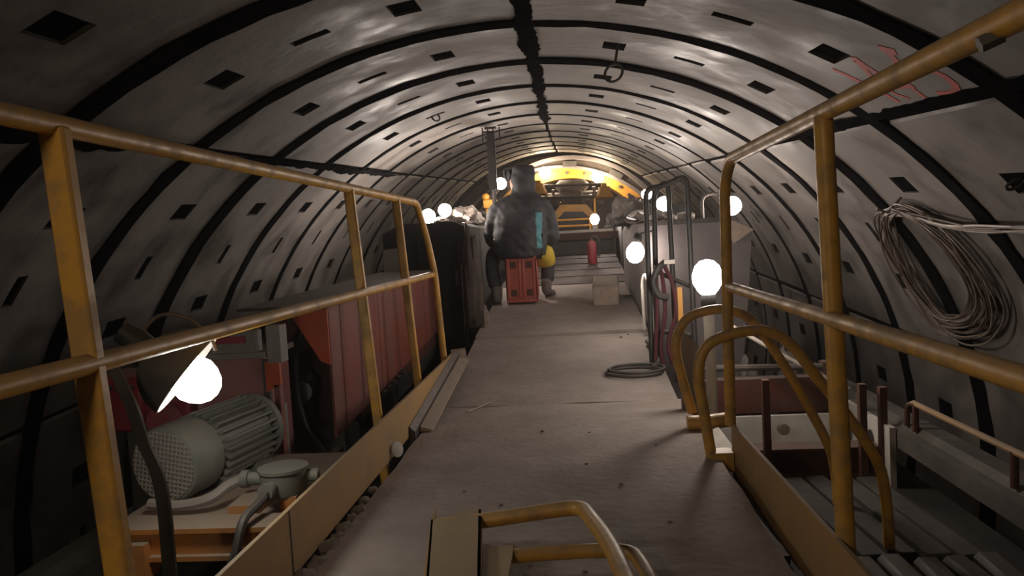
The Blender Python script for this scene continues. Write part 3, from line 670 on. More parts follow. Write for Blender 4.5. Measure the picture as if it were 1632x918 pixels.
rcx = thing('pale_casing', (0.85, 7.0, -0.46)); tag(rcx, 'large pale dusty steel casing behind the ladder', 'casing')
MB().prism([(0.535, 5.66, -0.44), (0.535, 5.66, 0.93), (0.56, 5.66, 0.99), (1.10, 5.66, 0.975), (1.26, 5.66, 0.90), (1.22, 5.66, 0.42), (1.12, 5.66, -0.44)], (0, 3.2, 0.0)).build('body', M['casing'], rcx)
MB().prism([(1.06, 5.645, 0.96), (1.11, 5.645, 0.965), (1.27, 5.645, 0.89), (1.13, 5.645, 0.80)], (0, 0.02, 0)).build('corner_plate', M['wood'], rcx)  # lamplit orange of this chamfer put in as a paler, warmer colour
MB().prism([(0.53, 5.67, 0.18), (0.53, 5.67, 0.62), (0.50, 7.9, 0.80), (0.48, 7.9, 0.40)], (0.012, 0.0, 0)).build('flared_skirt', M['casing'], rcx)
MB().tube(fillet([(0.93, 5.74, 0.96), (0.93, 5.74, 1.16), (1.06, 5.74, 1.17), (1.07, 5.74, 0.96)], 0.07), 0.012, 8).build('lifting_loop', M['grey_steel'], rcx)
MB().tube(fillet([(0.54, 5.64, 0.18), (0.515, 5.64, 0.55), (0.49, 5.66, 0.62), (0.47, 5.70, 0.55), (0.475, 5.72, 0.2)], 0.05), 0.012, 8).build('grab_rail', M['white'], rcx)
MB().span((0.535, 5.64, 0.955), (1.11, 5.66, 0.99)).build('rim', M['dark_steel'], rcx)
for i, (x, y, r) in enumerate(((0.62, 5.85, 0.05), (0.72, 5.95, 0.04), (0.85, 5.82, 0.035), (0.66, 6.3, 0.07), (0.60, 6.8, 0.08), (0.9, 6.4, 0.06), (0.62, 7.6, 0.10))):
    o = MB().ball((x, y, 0.99 + r * 0.62), r, (1.2, 1.3, 0.7), 0.6, i + 20).build('rubble_lump', M['stone']); tag(o, 'dusty lump of debris lying on top of the pale casing', 'debris', 'debris on the pale casing')
lump('tool_heap', (0.56, 8.2, 0.99), 0.22, (1.0, 1.7, 0.9), M['dark_steel'], 'dark heap of tools and rags on the far end of pale casing', 'heap', 12.0, 0.45)
hose('slack_cable', [(0.42, 5.9, 1.08), (0.40, 6.2, 1.04), (0.50, 6.6, 1.02), (0.62, 7.0, 1.02), (0.60, 7.5, 1.08)], 0.012, M['black'], 'black slack cable lying over the casing edge', 'cable')

# ================================================================== WALKWAY ITEMS
bl = MB(); bl.box((0.262, 7.20, 0.397), (0.235, 0.62, 0.185), (0.094, 0, -0.05), 0.012)
o = bl.build('timber_block', M['wood']); tag(o, 'square dusty timber block lying on the walkway', 'timber')
o = MB().lathe([(0.04, 0), (0.045, 0.01), (0.03, 0.018), (0, 0.02)], (0.46, 7.3, 0.325), (0, 0, 1), 12).build('flat_scrap', M['dark_steel']); tag(o, 'small dark scrap on the deck behind the timber block', 'scrap')
rg = [Vector((0.32 + 0.17 * math.cos(a), 4.72 + 0.10 * math.sin(a), 0.068 + 0.010 * math.sin(a))) for a in [2 * math.pi * k / 28 for k in range(28)]]
cr = thing('hose_ring', (0.30, 4.72, 0.05)); tag(cr, 'thin black hose ring lying on the walkway', 'hose')
MB().tube(rg, 0.011, 8, closed=True).build('loop', M['black'], cr)
MB().tube([p + Vector((0.015, 0.01, 0.018)) for p in rg], 0.010, 8, closed=True).build('loop', M['black'], cr)
hose('loose_hose', [(0.44, 4.75, 0.075), (0.48, 4.9, 0.10), (0.485, 5.2, 0.14), (0.47, 5.45, 0.15)], 0.02, M['black'], 'black loose hose at the foot of the ladder')
hose('straw', [(-0.62, 4.05, 0.008), (-0.55, 4.18, 0.01), (-0.47, 4.25, 0.03)], 0.004, M['wire_pale'], 'thin pale straw lying on the deck', 'straw')
for i, (x, y, r) in enumerate((x, y, r * 0.5) for x, y, r in ((0.02, 3.55, .010), (-0.20, 3.6, .012), (-0.45, 2.75, .012), (-0.30, 2.60, .010), (0.12, 2.78, .013), (0.0, 3.05, .011), (-0.12, 2.02, .014), (-0.02, 2.05, .012), (0.30, 3.3, .009), (0.30, 5.72, .02), (0.36, 5.80, .015), (0.25, 2.4, 0.012))):
    z = 0.0 if y < 4.2 else (y - 4.2) * 0.0967
    o = MB().ball((x, y, z + r * 0.5), r, (1.3, 1.1, 0.7), 0.5, i + 40).build('pebble', M['stone']); tag(o, 'tiny crumb of stone lying on the deck', 'pebble', 'crumbs on the deck')

# red bottle crate standing on end
ct = thing('bottle_crate', (-0.515, 7.28, 0.31)); tag(ct, 'red plastic bottle crate stood on end under the worker', 'crate')
cx, cy, cz0, cz1 = -0.515, 7.28, 0.325, 0.765
mb = MB()
x0, x1, y0, y1 = cx - 0.145, cx + 0.145, cy - 0.14, cy + 0.14
mb.span((x0 + 0.012, y0 + 0.012, cz0 + 0.01), (x1 - 0.012, y1 - 0.012, cz1 - 0.01)); mb.build('core', M['crate'], ct)
for z in (cz0, cz1 - 0.03):
    MB().span((x0, y0, z), (x1, y1, z + 0.03), 0.006).build('rim', M['crate'], ct)
for (x, w) in ((x0, 0.035), (cx - 0.022, 0.018), (cx + 0.012, 0.018), (x1 - 0.035, 0.035)):
    for y in (y0, y1 - 0.014): MB().span((x, y, cz0 + 0.03), (x + w, y + 0.014, cz1 - 0.03), 0.003).build('rib', M['crate'], ct)
for y in (y0, cy - 0.02, y1 - 0.035):
    for x in (x0, x1 - 0.014): MB().span((x, y, cz0 + 0.03), (x + 0.014, y + 0.035, cz1 - 0.03), 0.003).build('rib', M['crate'], ct)
for x in (x0 + 0.045, cx + 0.045):
    for z in (cz0 + 0.06, cz1 - 0.12):
        MB().span((x, y0 + 0.006, z), (x + 0.055, y0 + 0.013, z + 0.06)).build('hand_hole', M['dark_red'], ct)

# ================================================================== SEATED WORKER
def skinned(name, chains, material, parent, subdiv=2):
    """chains: list of lists of (pos, (rx, ry)); first vertex of later chains may be ('j', chain, index) to join"""
    me = bpy.data.meshes.new(name); v = []; e = []; rad = []; ref = {}
    for ci, ch in enumerate(chains):
        prev = None
        for k, it in enumerate(ch):
            if it[0] == 'j': prev = ref[it[1], it[2]]; ref[ci, k] = prev; continue
            v.append(it[0]); rad.append(it[1]); i = len(v) - 1; ref[ci, k] = i
            if prev is not None: e.append((prev, i))
            prev = i
    me.from_pydata(v, e, []); o = bpy.data.objects.new(name, me); C.objects.link(o)
    sk = o.modifiers.new('skin', 'SKIN'); sk.use_smooth_shade = True
    for i, d in enumerate(me.skin_vertices[0].data):
        d.radius = rad[i] if isinstance(rad[i], tuple) else (rad[i], rad[i]); d.use_root = (i == 0)
    sb = o.modifiers.new('sub', 'SUBSURF'); sb.levels = subdiv; sb.render_levels = subdiv
    dg = bpy.context.evaluated_depsgraph_get(); m2 = bpy.data.meshes.new_from_object(o.evaluated_get(dg))
    bpy.data.objects.remove(o); bpy.data.meshes.remove(me)
    m2.materials.clear(); m2.materials.append(material); m2.name = name
    for p in m2.polygons: p.use_smooth = True; p.material_index = 0
    o = bpy.data.objects.new(name, m2); C.objects.link(o)
    if parent is not None: o.parent = parent; o.matrix_parent_inverse = parent.matrix_basis.inverted()
    return o
pz = 0.765
pr = thing('person', (-0.5, 7.3, 0.31)); tag(pr, 'worker in dark hooded jacket with teal side stripe seated on red crate', 'person')
PV = (-0.50, 7.28, pz + 0.10)
def fingers(wr, d, side):
    out = []; d = Vector(d).normalized(); w = Vector(wr); s = Vector((0, 0, 1)).cross(d).normalized()
    for k, L in enumerate((0.070, 0.082, 0.078, 0.062)):
        b = w + d * 0.085 + s * (k - 1.5) * 0.021; t1 = b + d * L * 0.5 + Vector((0, 0, -0.012)); t2 = b + d * L * 0.8 + Vector((0, 0, -0.04)); 
        out.append((b, t1, t2))
    b = w + d * 0.03 + s * side * 0.04; out.append((b, b + d * 0.03 + s * side * 0.02, b + d * 0.06 + s * side * 0.015 + Vector((0, 0, -0.015))))
    return out
wl = (-0.60, 7.66, 0.90); wr_ = (-0.36, 7.68, 0.88)
body = [[(PV, (0.14, 0.11)), ((-0.49, 7.31, 1.02), (0.14, 0.10)), ((-0.48, 7.34, 1.18), (0.15, 0.10)), ((-0.47, 7.38, 1.29), (0.10, 0.08)), ((-0.465, 7.40, 1.36), (0.055, 0.06)), ((-0.465, 7.42, 1.44), (0.075, 0.09)), ((-0.465, 7.42, 1.53), (0.07, 0.085))],
        [('j', 0, 2), ((-0.66, 7.36, 1.22), 0.06), ((-0.74, 7.42, 0.98), 0.045), (wl, 0.032), ((-0.59, 7.72, 0.895), (0.038, 0.018))],
        [('j', 0, 2), ((-0.28, 7.36, 1.22), 0.06), ((-0.22, 7.44, 0.97), 0.045), (wr_, 0.032), ((-0.37, 7.74, 0.875), (0.038, 0.018))],
        [('j', 0, 0), ((-0.60, 7.32, pz + 0.085), 0.085), ((-0.82, 7.50, pz + 0.03), 0.065), ((-0.755, 7.24, 0.43), 0.045)],
        [('j', 0, 0), ((-0.40, 7.32, pz + 0.085), 0.085), ((-0.27, 7.60, pz + 0.02), 0.065), ((-0.29, 7.54, 0.46), 0.045)]]
skinned('body', body, M['skin'], pr)
hd = MB()
for wq, sd in ((wl, 1), (wr_, -1)):
    for a, b, c in fingers(wq, (0.1 * sd, 1, -0.1), sd): hd.tube(spline([a - Vector((0, 0.03, 0)), a, b, c], 4), 0.0085, 8)
hd.build('fingers', M['skin'], pr)
fc = MB()
fc.ball((-0.515, 7.45, 1.45), 0.10, (0.82, 0.98, 1.15), n=20); fc.build('head', M['skin'], pr)
MB().prism([(-0.53, 7.535, 1.47), (-0.545, 7.535, 1.43), (-0.515, 7.535, 1.43)], (-0.008, 0.03, -0.012)).build('nose', M['skin'], pr)
for x in (-0.56, -0.50): MB().ball((x, 7.53, 1.48), 0.012, (1.2, 0.6, 0.7)).build('eye', M['white'], pr)
MB().ball((-0.53, 7.535, 1.405), 0.02, (1.2, 0.5, 0.3)).build('mouth', M['crimson'], pr)
# jacket: torso and sleeves, a little puffed
jm = MB(); sec = [(0.735, -0.525, 7.27, 0.20, 0.16), (0.755, -0.525, 7.27, 0.24, 0.19), (0.82, -0.525, 7.27, 0.255, 0.20), (0.90, -0.52, 7.28, 0.255, 0.195), (1.0, -0.515, 7.29, 0.25, 0.19), (1.1, -0.505, 7.31, 0.255, 0.18), (1.20, -0.495, 7.33, 0.25, 0.16), (1.265, -0.487, 7.35, 0.225, 0.135), (1.31, -0.478, 7.37, 0.175, 0.115), (1.345, -0.47, 7.38, 0.125, 0.105), (1.375, -0.467, 7.385, 0.106, 0.105), (1.44, -0.465, 7.39, 0.112, 0.118), (1.51, -0.462, 7.395, 0.116, 0.12), (1.57, -0.458, 7.40, 0.112, 0.11), (1.603, -0.457, 7.40, 0.095, 0.09), (1.612, -0.457, 7.40, 0.04, 0.04)]
vs = []; fs = []; n = 28
for z, x, y, rx, ry in sec:
    for k in range(n): a = 2 * math.pi * k / n; vs.append((x + rx * math.cos(a), y + ry * math.sin(a), z))
for i in range(len(sec) - 1):
    for k in range(n): fs.append((i * n + k, i * n + (k + 1) % n, (i + 1) * n + (k + 1) % n, (i + 1) * n + k))
fs += [tuple(range(n))[::-1], tuple(range((len(sec) - 1) * n, len(sec) * n))]; jm.add(vs, fs)
jm.tube(spline([(-0.58, 7.35, 1.245), (-0.705, 7.35, 1.185), (-0.765, 7.36, 1.02), (-0.765, 7.40, 0.92), (-0.70, 7.53, 0.885), (-0.615, 7.65, 0.90)], 5), [0.10] * 5 + [0.098] * 5 + [0.092] * 5 + [0.086] * 5 + [0.07] * 5 + [0.052], 14)
jm.tube(spline([(-0.40, 7.35, 1.235), (-0.285, 7.35, 1.17), (-0.245, 7.37, 1.0), (-0.245, 7.42, 0.90), (-0.29, 7.55, 0.87), (-0.355, 7.67, 0.88)], 5), [0.10] * 5 + [0.098] * 5 + [0.092] * 5 + [0.086] * 5 + [0.07] * 5 + [0.052], 14)
jo = jm.build('jacket', M['jacket'], pr)
rm = jo.modifiers.new('blend', 'REMESH'); rm.mode = 'VOXEL'; rm.voxel_size = 0.011; rm.use_smooth_shade = True
sm = jo.modifiers.new('soft', 'SMOOTH'); sm.factor = 0.5; sm.iterations = 9
m2 = bpy.data.meshes.new_from_object(jo.evaluated_get(bpy.context.evaluated_depsgraph_get())); jo.modifiers.clear(); jo.data = m2
m2.materials.clear(); m2.materials.append(M['jacket'])
for p in m2.polygons: p.use_smooth = True; p.material_index = 0
for v in jo.data.vertices:
    c = v.co; k = mnoise.noise(Vector((c.x * 7, c.y * 7, c.z * 16))) * 0.012 + mnoise.noise(Vector((c.x * 16 + c.z * 14, c.y * 12, c.z * 9))) * 0.008
    v.co = c + v.normal * k
# the teal inset follows the jacket surface on the right side
jo.data.materials.append(M['teal'])
for p in jo.data.polygons:
    c = p.center
    if c.y < 7.36 and 0.82 < c.z < 1.15 and -0.352 + 0.012 * mnoise.noise(Vector((c.z * 30, 1, 0))) < c.x < -0.302 + 0.012 * mnoise.noise(Vector((c.z * 22, 5, 0))) + 0.05 * (c.z - 0.98): p.material_index = 1
# trousers and boots
skinned('trousers', [[((-0.50, 7.30, pz + 0.085), (0.18, 0.12)), ((-0.62, 7.33, pz + 0.075), 0.10), ((-0.80, 7.47, pz + 0.02), 0.085), ((-0.80, 7.36, 0.60), 0.075), ((-0.76, 7.25, 0.45), 0.072)],
                     [('j', 0, 0), ((-0.40, 7.33, pz + 0.075), 0.10), ((-0.28, 7.54, pz + 0.02), 0.085), ((-0.28, 7.54, 0.62), 0.072), ((-0.29, 7.53, 0.47), 0.068)]], M['trouser'], pr)
yo = skinned('yellow_over_trouser', [[((-0.35, 7.34, pz + 0.05), 0.11), ((-0.305, 7.42, pz - 0.01), 0.115), ((-0.29, 7.46, pz - 0.085), 0.10), ((-0.287, 7.47, pz - 0.13), 0.09)]], M['trouser_yellow'], pr)
for (fx, fy, fz, dx) in ((-0.755, 7.22, 0.300, -0.03), (-0.30, 7.50, 0.327, 0.05)):
    skinned('boot', [[((fx, fy, fz + 0.20), 0.062), ((fx, fy - 0.01, fz + 0.07), (0.052, 0.058)), ((fx + dx * 0.5, fy + 0.09, fz + 0.045), (0.048, 0.04)), ((fx + dx, fy + 0.19, fz + 0.035), (0.045, 0.03))]], M['boot'], pr)
# the hood is raised over a cap with a side flap
MB().tube(spline([(-0.52, 7.42, 1.60), (-0.58, 7.43, 1.597), (-0.635, 7.44, 1.585), (-0.640, 7.45, 1.53), (-0.615, 7.45, 1.47)], 5), 0.012, 8).build('cap_flap', M['jacket'], pr)
lump_o = MB().ball((-0.585, 7.46, 1.525), 0.055, (0.8, 0.9, 1.1), 0.4, 3).build('cap', M['jacket'], pr)
MB().ball((-0.745, 7.22, 0.925), 0.014, (1, 1, 0.8)).build('glow_spot', emis('spot_glow', (1.0, 0.75, 0.55), 4), pr)  # tiny glowing ball for a bright spot of unknown source

# ================================================================== POLE, STEP, EXTINGUISHER
po = thing('dark_pole', (-0.812, 8.0, 0.39)); tag(po, 'dark thick pole with a cross head reaching to the crown', 'pole')
MB().tube([(-0.812, 8.0, 0.39), (-0.812, 8.0, 1.50)], 0.022, 10).build('lower_tube', M['dark_steel'], po)
MB().span((-0.853, 7.965, 1.44), (-0.772, 8.035, 2.02), 0.008).build('column', M['cabinet_dark'], po)
MB().tube([(-0.90, 8.0, 2.03), (-0.715, 8.0, 2.025)], 0.010, 8).build('cross_arm', M['cabinet_dark'], po)
for x in (-0.895, -0.84, -0.785, -0.72): MB().tube([(x, 8.0, 1.93), (x, 8.0, 2.075)], 0.007, 6).build('prong', M['cabinet_dark'], po)
MB().span((-0.87, 7.97, 2.06), (-0.755, 8.03, 2.08)).build('head_plate', M['cabinet_dark'], po)
for k in range(8): MB().span((-0.872, 7.98, 1.50 + k * 0.065), (-0.85, 8.01, 1.53 + k * 0.065)).build('cleat', M['cabinet_dark'], po)
yb = thing('yellow_bracket', (-0.93, 8.7, 1.09)); tag(yb, 'small yellow steel bracket beside the dark pole', 'bracket')
MB().span((-1.02, 8.75, 1.28), (-0.86, 8.83, 1.38), 0.01).build('block', M['shield_yellow'], yb)
MB().span((-0.99, 8.77, 1.09), (-0.96, 8.81, 1.28)).build('stem', M['shield_yellow'], yb)
MB().ball((-0.985, 8.78, 1.41), 0.045, (1, 1, 1)).build('knob', M['shield_yellow'], yb)

st = thing('raised_step', (0.1, 11.6, 0.66)); tag(st, 'raised end step with white top and dark red front beam', 'step')
MB().span((-0.75, 11.2, 0.96), (0.55, 12.6, 1.0)).build('top_board', M['white'], st)
MB().span((-0.80, 11.16, 0.86), (0.62, 11.2, 0.955)).build('front_beam', M['dark_red'], st)
MB().span((-0.75, 11.25, 0.40), (0.55, 11.29, 0.86)).build('riser', M['dark_steel'], st)
for x in (-0.7, 0.45): MB().span((x, 11.3, 0.3), (x + 0.08, 11.38, 0.96)).build('leg', M['dark_steel'], st)

ex = thing('fire_extinguisher', (0.205, 9.85, 0.55)); tag(ex, 'red fire extinguisher standing on the far walkway', 'extinguisher')
MB().lathe([(0.0, 0.0), (0.055, 0.0), (0.06, 0.015), (0.06, 0.25), (0.045, 0.285), (0.02, 0.30), (0.018, 0.32), (0.0, 0.32)], (0.205, 9.85, 0.548), (0, 0, 1), 18).build('cylinder', M['crimson'], ex)
MB().span((0.185, 9.83, 0.865), (0.225, 9.87, 0.89)).build('valve', M['black'], ex)
MB().tube(spline([(0.21, 9.84, 0.885), (0.26, 9.82, 0.89), (0.30, 9.81, 0.82), (0.30, 9.81, 0.72), (0.28, 9.81, 0.64)], 6), 0.014, 8).build('hose', M['black'], ex)

# ================================================================== SHIELD END
def arc_band(r0, r1, y0, y1, c, a0, a1, n=36):
    v = []; f = []
    for i in range(n + 1):
        a = math.radians(a0 + (a1 - a0) * i / n); sx, cz = math.sin(a), math.cos(a)
        for r, y in ((r0, y0), (r1, y0), (r1, y1), (r0, y1)): v.append((c[0] + r * sx, y, c[1] + r * cz))
    for i in range(n):
        a = i * 4; b = a + 4
        for k in range(4): f.append((a + k, a + (k + 1) % 4, b + (k + 1) % 4, b + k))
    f += [(3, 2, 1, 0), tuple(range(n * 4, n * 4 + 4))]
    return MB().add(v, f)
AC = (-0.10, 0.43)                      # arch centre x, z
sh = thing('shield_arch', (-0.06, 15.0, 0.42)); tag(sh, 'wide yellow steel arch of the shield at the tunnel end', 'arch')
arc_band(1.62, 1.84, 15.25, 15.85, AC, -78, 78).build('arch_band', M['shield_yellow'], sh)
arc_band(1.84, 1.98, 15.35, 15.75, AC, -80, 80).build('outer_rim', M['dark_steel'], sh)
arc_band(1.98, 2.05, 15.12, 15.35, AC, -82, 82).build('grey_rim', M['casing'], sh)
for a in (-58, -34, 2, 30, 54):
    arc_band(1.84, 1.95, 15.21, 15.35, AC, a - 4, a + 4, 4).build('lug', M['dark_steel'], sh)
for a in range(-72, 80, 12):
    p = Vector((AC[0] + 1.73 * math.sin(math.radians(a)), 15.25, AC[1] + 1.73 * math.cos(math.radians(a))))
    MB().lathe([(0.03, 0), (0.03, 0.03), (0, 0.03)], p, (0, -1, 0), 6).build('bolt', M['dark_steel'], sh)
arc_band(2.30, 2.66, 15.3, 15.7, (-0.31, -0.15), -95, 95, 60).build('shield_ring', M['canvas'], sh)
arc_band(2.40, 2.46, 15.22, 15.3, (-0.31, -0.15), -95, 95, 60).build('pale_rim', M['casing'], sh)
# the round shield wall behind it
bw = MB(); bw.lathe([(0.0, 0.0), (2.95, 0.0), (2.95, 0.2), (0.0, 0.2)], (-0.30, 17.3, 0.0), (0, 1, 0), 48)
struct(bw.build('wall_shield', M['dark_steel']), 'dark steel shield bulkhead closing the tunnel')
for x, z, lab in ((-0.62, 1.70, 'yellow conical steel cup under the arch, on the pole side'), (0.565, 1.57, 'yellow conical steel cup under the arch, above the pale railing')):
    o = MB().lathe([(0.0, 0.0), (0.16, 0.0), (0.165, 0.03), (0.12, 0.12), (0.11, 0.14), (0.11, 0.20), (0.05, 0.21), (0.05, 0.26), (0.0, 0.26)], (x, 14.15, z), (0, 0.1, 1), 20).build('lamp_cup', M['shield_yellow']); tag(o, lab, 'cup')
er = thing('erector_head', (0.0, 14.3, 1.6)); tag(er, 'grey erector machinery with pipes under the yellow arch', 'machine')
MB().span((-0.55, 14.60, 1.45), (0.60, 14.95, 1.75), 0.04).build('housing', M['casing'], er)
MB().span((-0.32, 14.60, 1.75), (0.30, 14.9, 1.98), 0.08).build('upper_housing', M['grey_steel'], er)
MB().tube([(-0.62, 14.42, 1.66), (0.62, 14.42, 1.62)], 0.03, 10).build('cross_pipe', M['dark_steel'], er)
MB().tube([(-0.62, 14.45, 1.88), (0.62, 14.45, 1.84)], 0.025, 10).build('cross_pipe', M['dark_steel'], er)
for k in range(7):
    x = -0.5 + k * 0.16 + 0.03 * math.sin(k * 5); MB().lathe([(0.05, 0), (0.05, 0.2), (0.03, 0.21), (0.03, 0.3), (0, 0.3)], (x, 14.55, 1.45 + 0.08 * math.sin(k * 2.3)), (0.2 * math.sin(k * 3), -0.3, 1), 12).build('cylinder', M['casing'] if k % 2 else M['grey_steel'], er)
ye = thing('trapezoid_stand', (0.0, 13.0, 1.0)); tag(ye, 'yellow trapezoid steel frame behind the white step', 'frame')
MB().prism([(-0.40, 13.2, 1.0), (-0.40, 13.2, 1.24), (-0.22, 13.2, 1.46), (0.22, 13.2, 1.44), (0.40, 13.2, 1.22), (0.40, 13.2, 1.0), (0.28, 13.2, 1.0), (0.28, 13.2, 1.20), (0.16, 13.2, 1.32), (-0.16, 13.2, 1.34), (-0.28, 13.2, 1.22), (-0.28, 13.2, 1.0)], (0, 0.15, 0)).build('arch_plate', M['shield_yellow'], ye)
MB().prism([(-0.28, 13.3, 1.0), (-0.28, 13.3, 1.22), (-0.16, 13.3, 1.34), (0.16, 13.3, 1.32), (0.28, 13.3, 1.2), (0.28, 13.3, 1.0)], (0, 0.1, 0)).build('dark_back', M['dark_steel'], ye)
MB().span((-0.42, 13.2, 0.6), (0.42, 13.9, 1.0)).build('plinth', M['dark_red'], ye)
eg = thing('end_railing', (0.0, 12.5, 1.0)); tag(eg, 'pale yellow pipe railing at the far end of the step', 'railing')
for z in (1.19, 1.09): MB().tube([(-0.7, 12.5, z), (0.35, 12.5, z - 0.01)], 0.016, 8).build('rail', M['shield_yellow'], eg)
for x, zt in ((-0.7, 1.19), (0.34, 1.50), (0.25, 1.19)): MB().tube([(x, 12.5, 1.0), (x, 12.5, zt)], 0.016, 8).build('post', M['shield_yellow'], eg)
def side_block(name, a, b, m, label, seed, cat='machine'):
    t = thing(name, ((a[0] + b[0]) / 2, (a[1] + b[1]) / 2, a[2])); tag(t, label, cat)
    MB().span(a, b, 0.03).build('housing', m, t)
    rnd = random.Random(seed)
    for k in range(6):
        x = rnd.uniform(a[0], b[0]); z = rnd.uniform(a[2] + 0.2, b[2]); MB().lathe([(0.06, 0), (0.06, 0.12), (0.03, 0.13), (0.03, 0.25), (0, 0.25)], (x, a[1], z), (rnd.uniform(-.5, .5), -1, rnd.uniform(-.3, .8)), 10).build('fitting', M['grey_steel'], t)
    for k in range(4):
        x = rnd.uniform(a[0], b[0]); MB().tube(spline([(x, a[1] - 0.03, b[2]), (x + 0.1, a[1] - 0.12, b[2] - 0.2), (x + rnd.uniform(-.2, .2), a[1] - 0.08, a[2] + 0.2)], 5), 0.02, 6).build('hose', M['black'], t)
    return t
side_block('jack_unit', (0.62, 10.4, 0.0), (1.5, 12.0, 1.28), M['dark_steel'], 'dark cluttered jack unit beyond the pale casing', 3)
side_block('jack_unit', (-1.7, 10.6, 0.0), (-0.95, 12.0, 1.35), M['dark_steel'], 'dark cluttered jack unit beyond the dark cabinet', 5)
side_block('jack_unit', (0.85, 13.4, 0.2), (1.6, 14.4, 1.5), M['grey_steel'], 'grey jack unit standing under the arch end', 8)

# ================================================================== RIGHT LOWER DECK
sl = thing('slatted_platform', (1.1, 3.2, -0.44)); tag(sl, 'weathered grey plank platform below the toe board', 'platform')
for k in range(7):
    x = 0.66 + k * 0.122
    MB().box((x + 0.05, 3.54 + 0.02 * math.sin(k * 2), -0.41 + 0.004 * math.sin(k * 3)), (0.100, 0.98, 0.035), (0, 0, 0.05), 0.004).build('plank', M['plank'], sl)
for y in (3.2, 3.8): MB().span((0.64, y, -0.44), (1.5, y + 0.07, -0.425)).build('bearer', M['dark_red'], sl)
tb = thing('transverse_beam', (1.2, 4.15, -0.44)); tag(tb, 'dark red transverse beam with two stub posts behind the planks', 'beam')
MB().span((0.80, 4.12, -0.40), (1.54, 4.16, -0.27)).build('web', M['dark_red'], tb)
MB().span((0.80, 4.06, -0.27), (1.54, 4.20, -0.255)).build('flange', M['dark_red'], tb)
MB().span((0.80, 4.06, -0.44), (1.54, 4.20, -0.40)).build('flange', M['dark_red'], tb)
for x, zt in ((0.92, 0.12), (1.40, 0.08), (1.50, 0.06)): MB().span((x, 4.02, -0.44), (x + 0.035, 4.06, zt)).build('stub_post', M['dark_red'], tb)
o = MB().span((0.72, 4.45, -0.44), (1.45, 4.48, -0.17)).build('lit_floor_sheet', M['white']); tag(o, 'white sheet standing in for lit floor behind the transverse beam', 'sheet')  # lit floor beyond the beam, put in as an upright white sheet
wd = thing('white_duct_plate', (1.5, 4.3, -0.44)); tag(wd, 'white upright plate with an oval slot beside the curb', 'plate')
MB().span((1.515, 3.95, -0.44), (1.545, 4.75, -0.13)).build('plate', M['white'], wd)
sl_o = MB(); pts = [(1.511, 4.20 + 0.05 * math.cos(a), -0.27 + 0.07 * math.sin(a)) for a in [2 * math.pi * k / 20 for k in range(20)]]
sl_o.prism(pts, (0.004, 0, 0)).build('slot', M['black'], wd)
o = MB().lathe([(0.03, 0), (0.03, 0.03), (0.0, 0.032)], (1.02, 4.05, -0.14), (0, -1, 0), 14).build('round_cap', M['white']); tag(o, 'small pale round cap above the transverse beam', 'cap')
xm = thing('lower_cross_member', (1.2, 4.6, -0.44)); tag(xm, 'dark brown lower cross member with a top pipe behind the handrails', 'frame')
MB().span((0.66, 4.58, -0.18), (1.45, 4.68, 0.02)).build('plate', M['dark_red'], xm)
MB().span((0.66, 4.60, -0.44), (0.72, 4.68, 0.10)).build('post', M['dark_red'], xm)
MB().span((1.40, 4.60, -0.44), (1.45, 4.68, 0.10)).build('post', M['dark_red'], xm)
MB().tube([(0.66, 4.62, 0.09), (1.45, 4.62, 0.07)], 0.02, 8).build('pipe', M['dark_steel'], xm)
lr = thing('lower_railing', (1.6, 3.4, -0.11)); tag(lr, 'thin rusty railing pipe above the white curb', 'railing')
MB().tube([(1.6, 2.2, 0.02), (1.6, 3.87, 0.01)], 0.014, 8).build('rail', M['toe'], lr)
for y in (2.3, 3.0, 3.85): MB().tube([(1.6, y, -0.125), (1.6, y, 0.015)], 0.016, 8).build('post', M['dark_red'], lr)
MB().tube(spline([(1.6, 3.86, 0.01), (1.6, 3.93, -0.02), (1.6, 3.95, -0.12)], 5), 0.014, 8).build('end_bend', M['dark_red'], lr)
for k in range(5):
    o = MB().box((1.02 + k * 0.115, 2.83 + 0.02 * math.sin(k * 2), -0.40), (0.10, 0.30, 0.08), (0, 0, 0.1 * math.sin(k * 3)), 0.02).build('rubber_block', M['black']); tag(o, 'black rubber block lying at the end of the planks', 'block', 'rubber blocks by the planks')
for i, (x, y, z) in enumerate(((0.78, 5.0, -0.44), (1.08, 5.15, -0.44), (1.36, 5.1, -0.44))):
    lump('cable_heap', (x, y, z), 0.13, (0.8, 1.2, 2.0 + 0.5 * i), M['dark_steel'], ('low dark heap of hoses behind the handrails', 'dark heap of hoses in the middle of the lower bay', 'tall dark heap of hoses by the curb')[i], 'heap', 30 + i, 0.3)
hose('bay_pipe', [(0.85, 4.4, 0.36), (1.1, 4.3, 0.20), (1.4, 4.2, 0.02)], 0.012, M['wire_pale'], 'thin pale pipe slanting across the lower bay', 'pipe')
hose('bay_pipe', [(0.90, 4.5, 0.33), (1.15, 4.4, 0.17), (1.45, 4.3, 0.0)], 0.010, M['grey_steel'], 'thin grey pipe slanting across the lower bay', 'pipe')

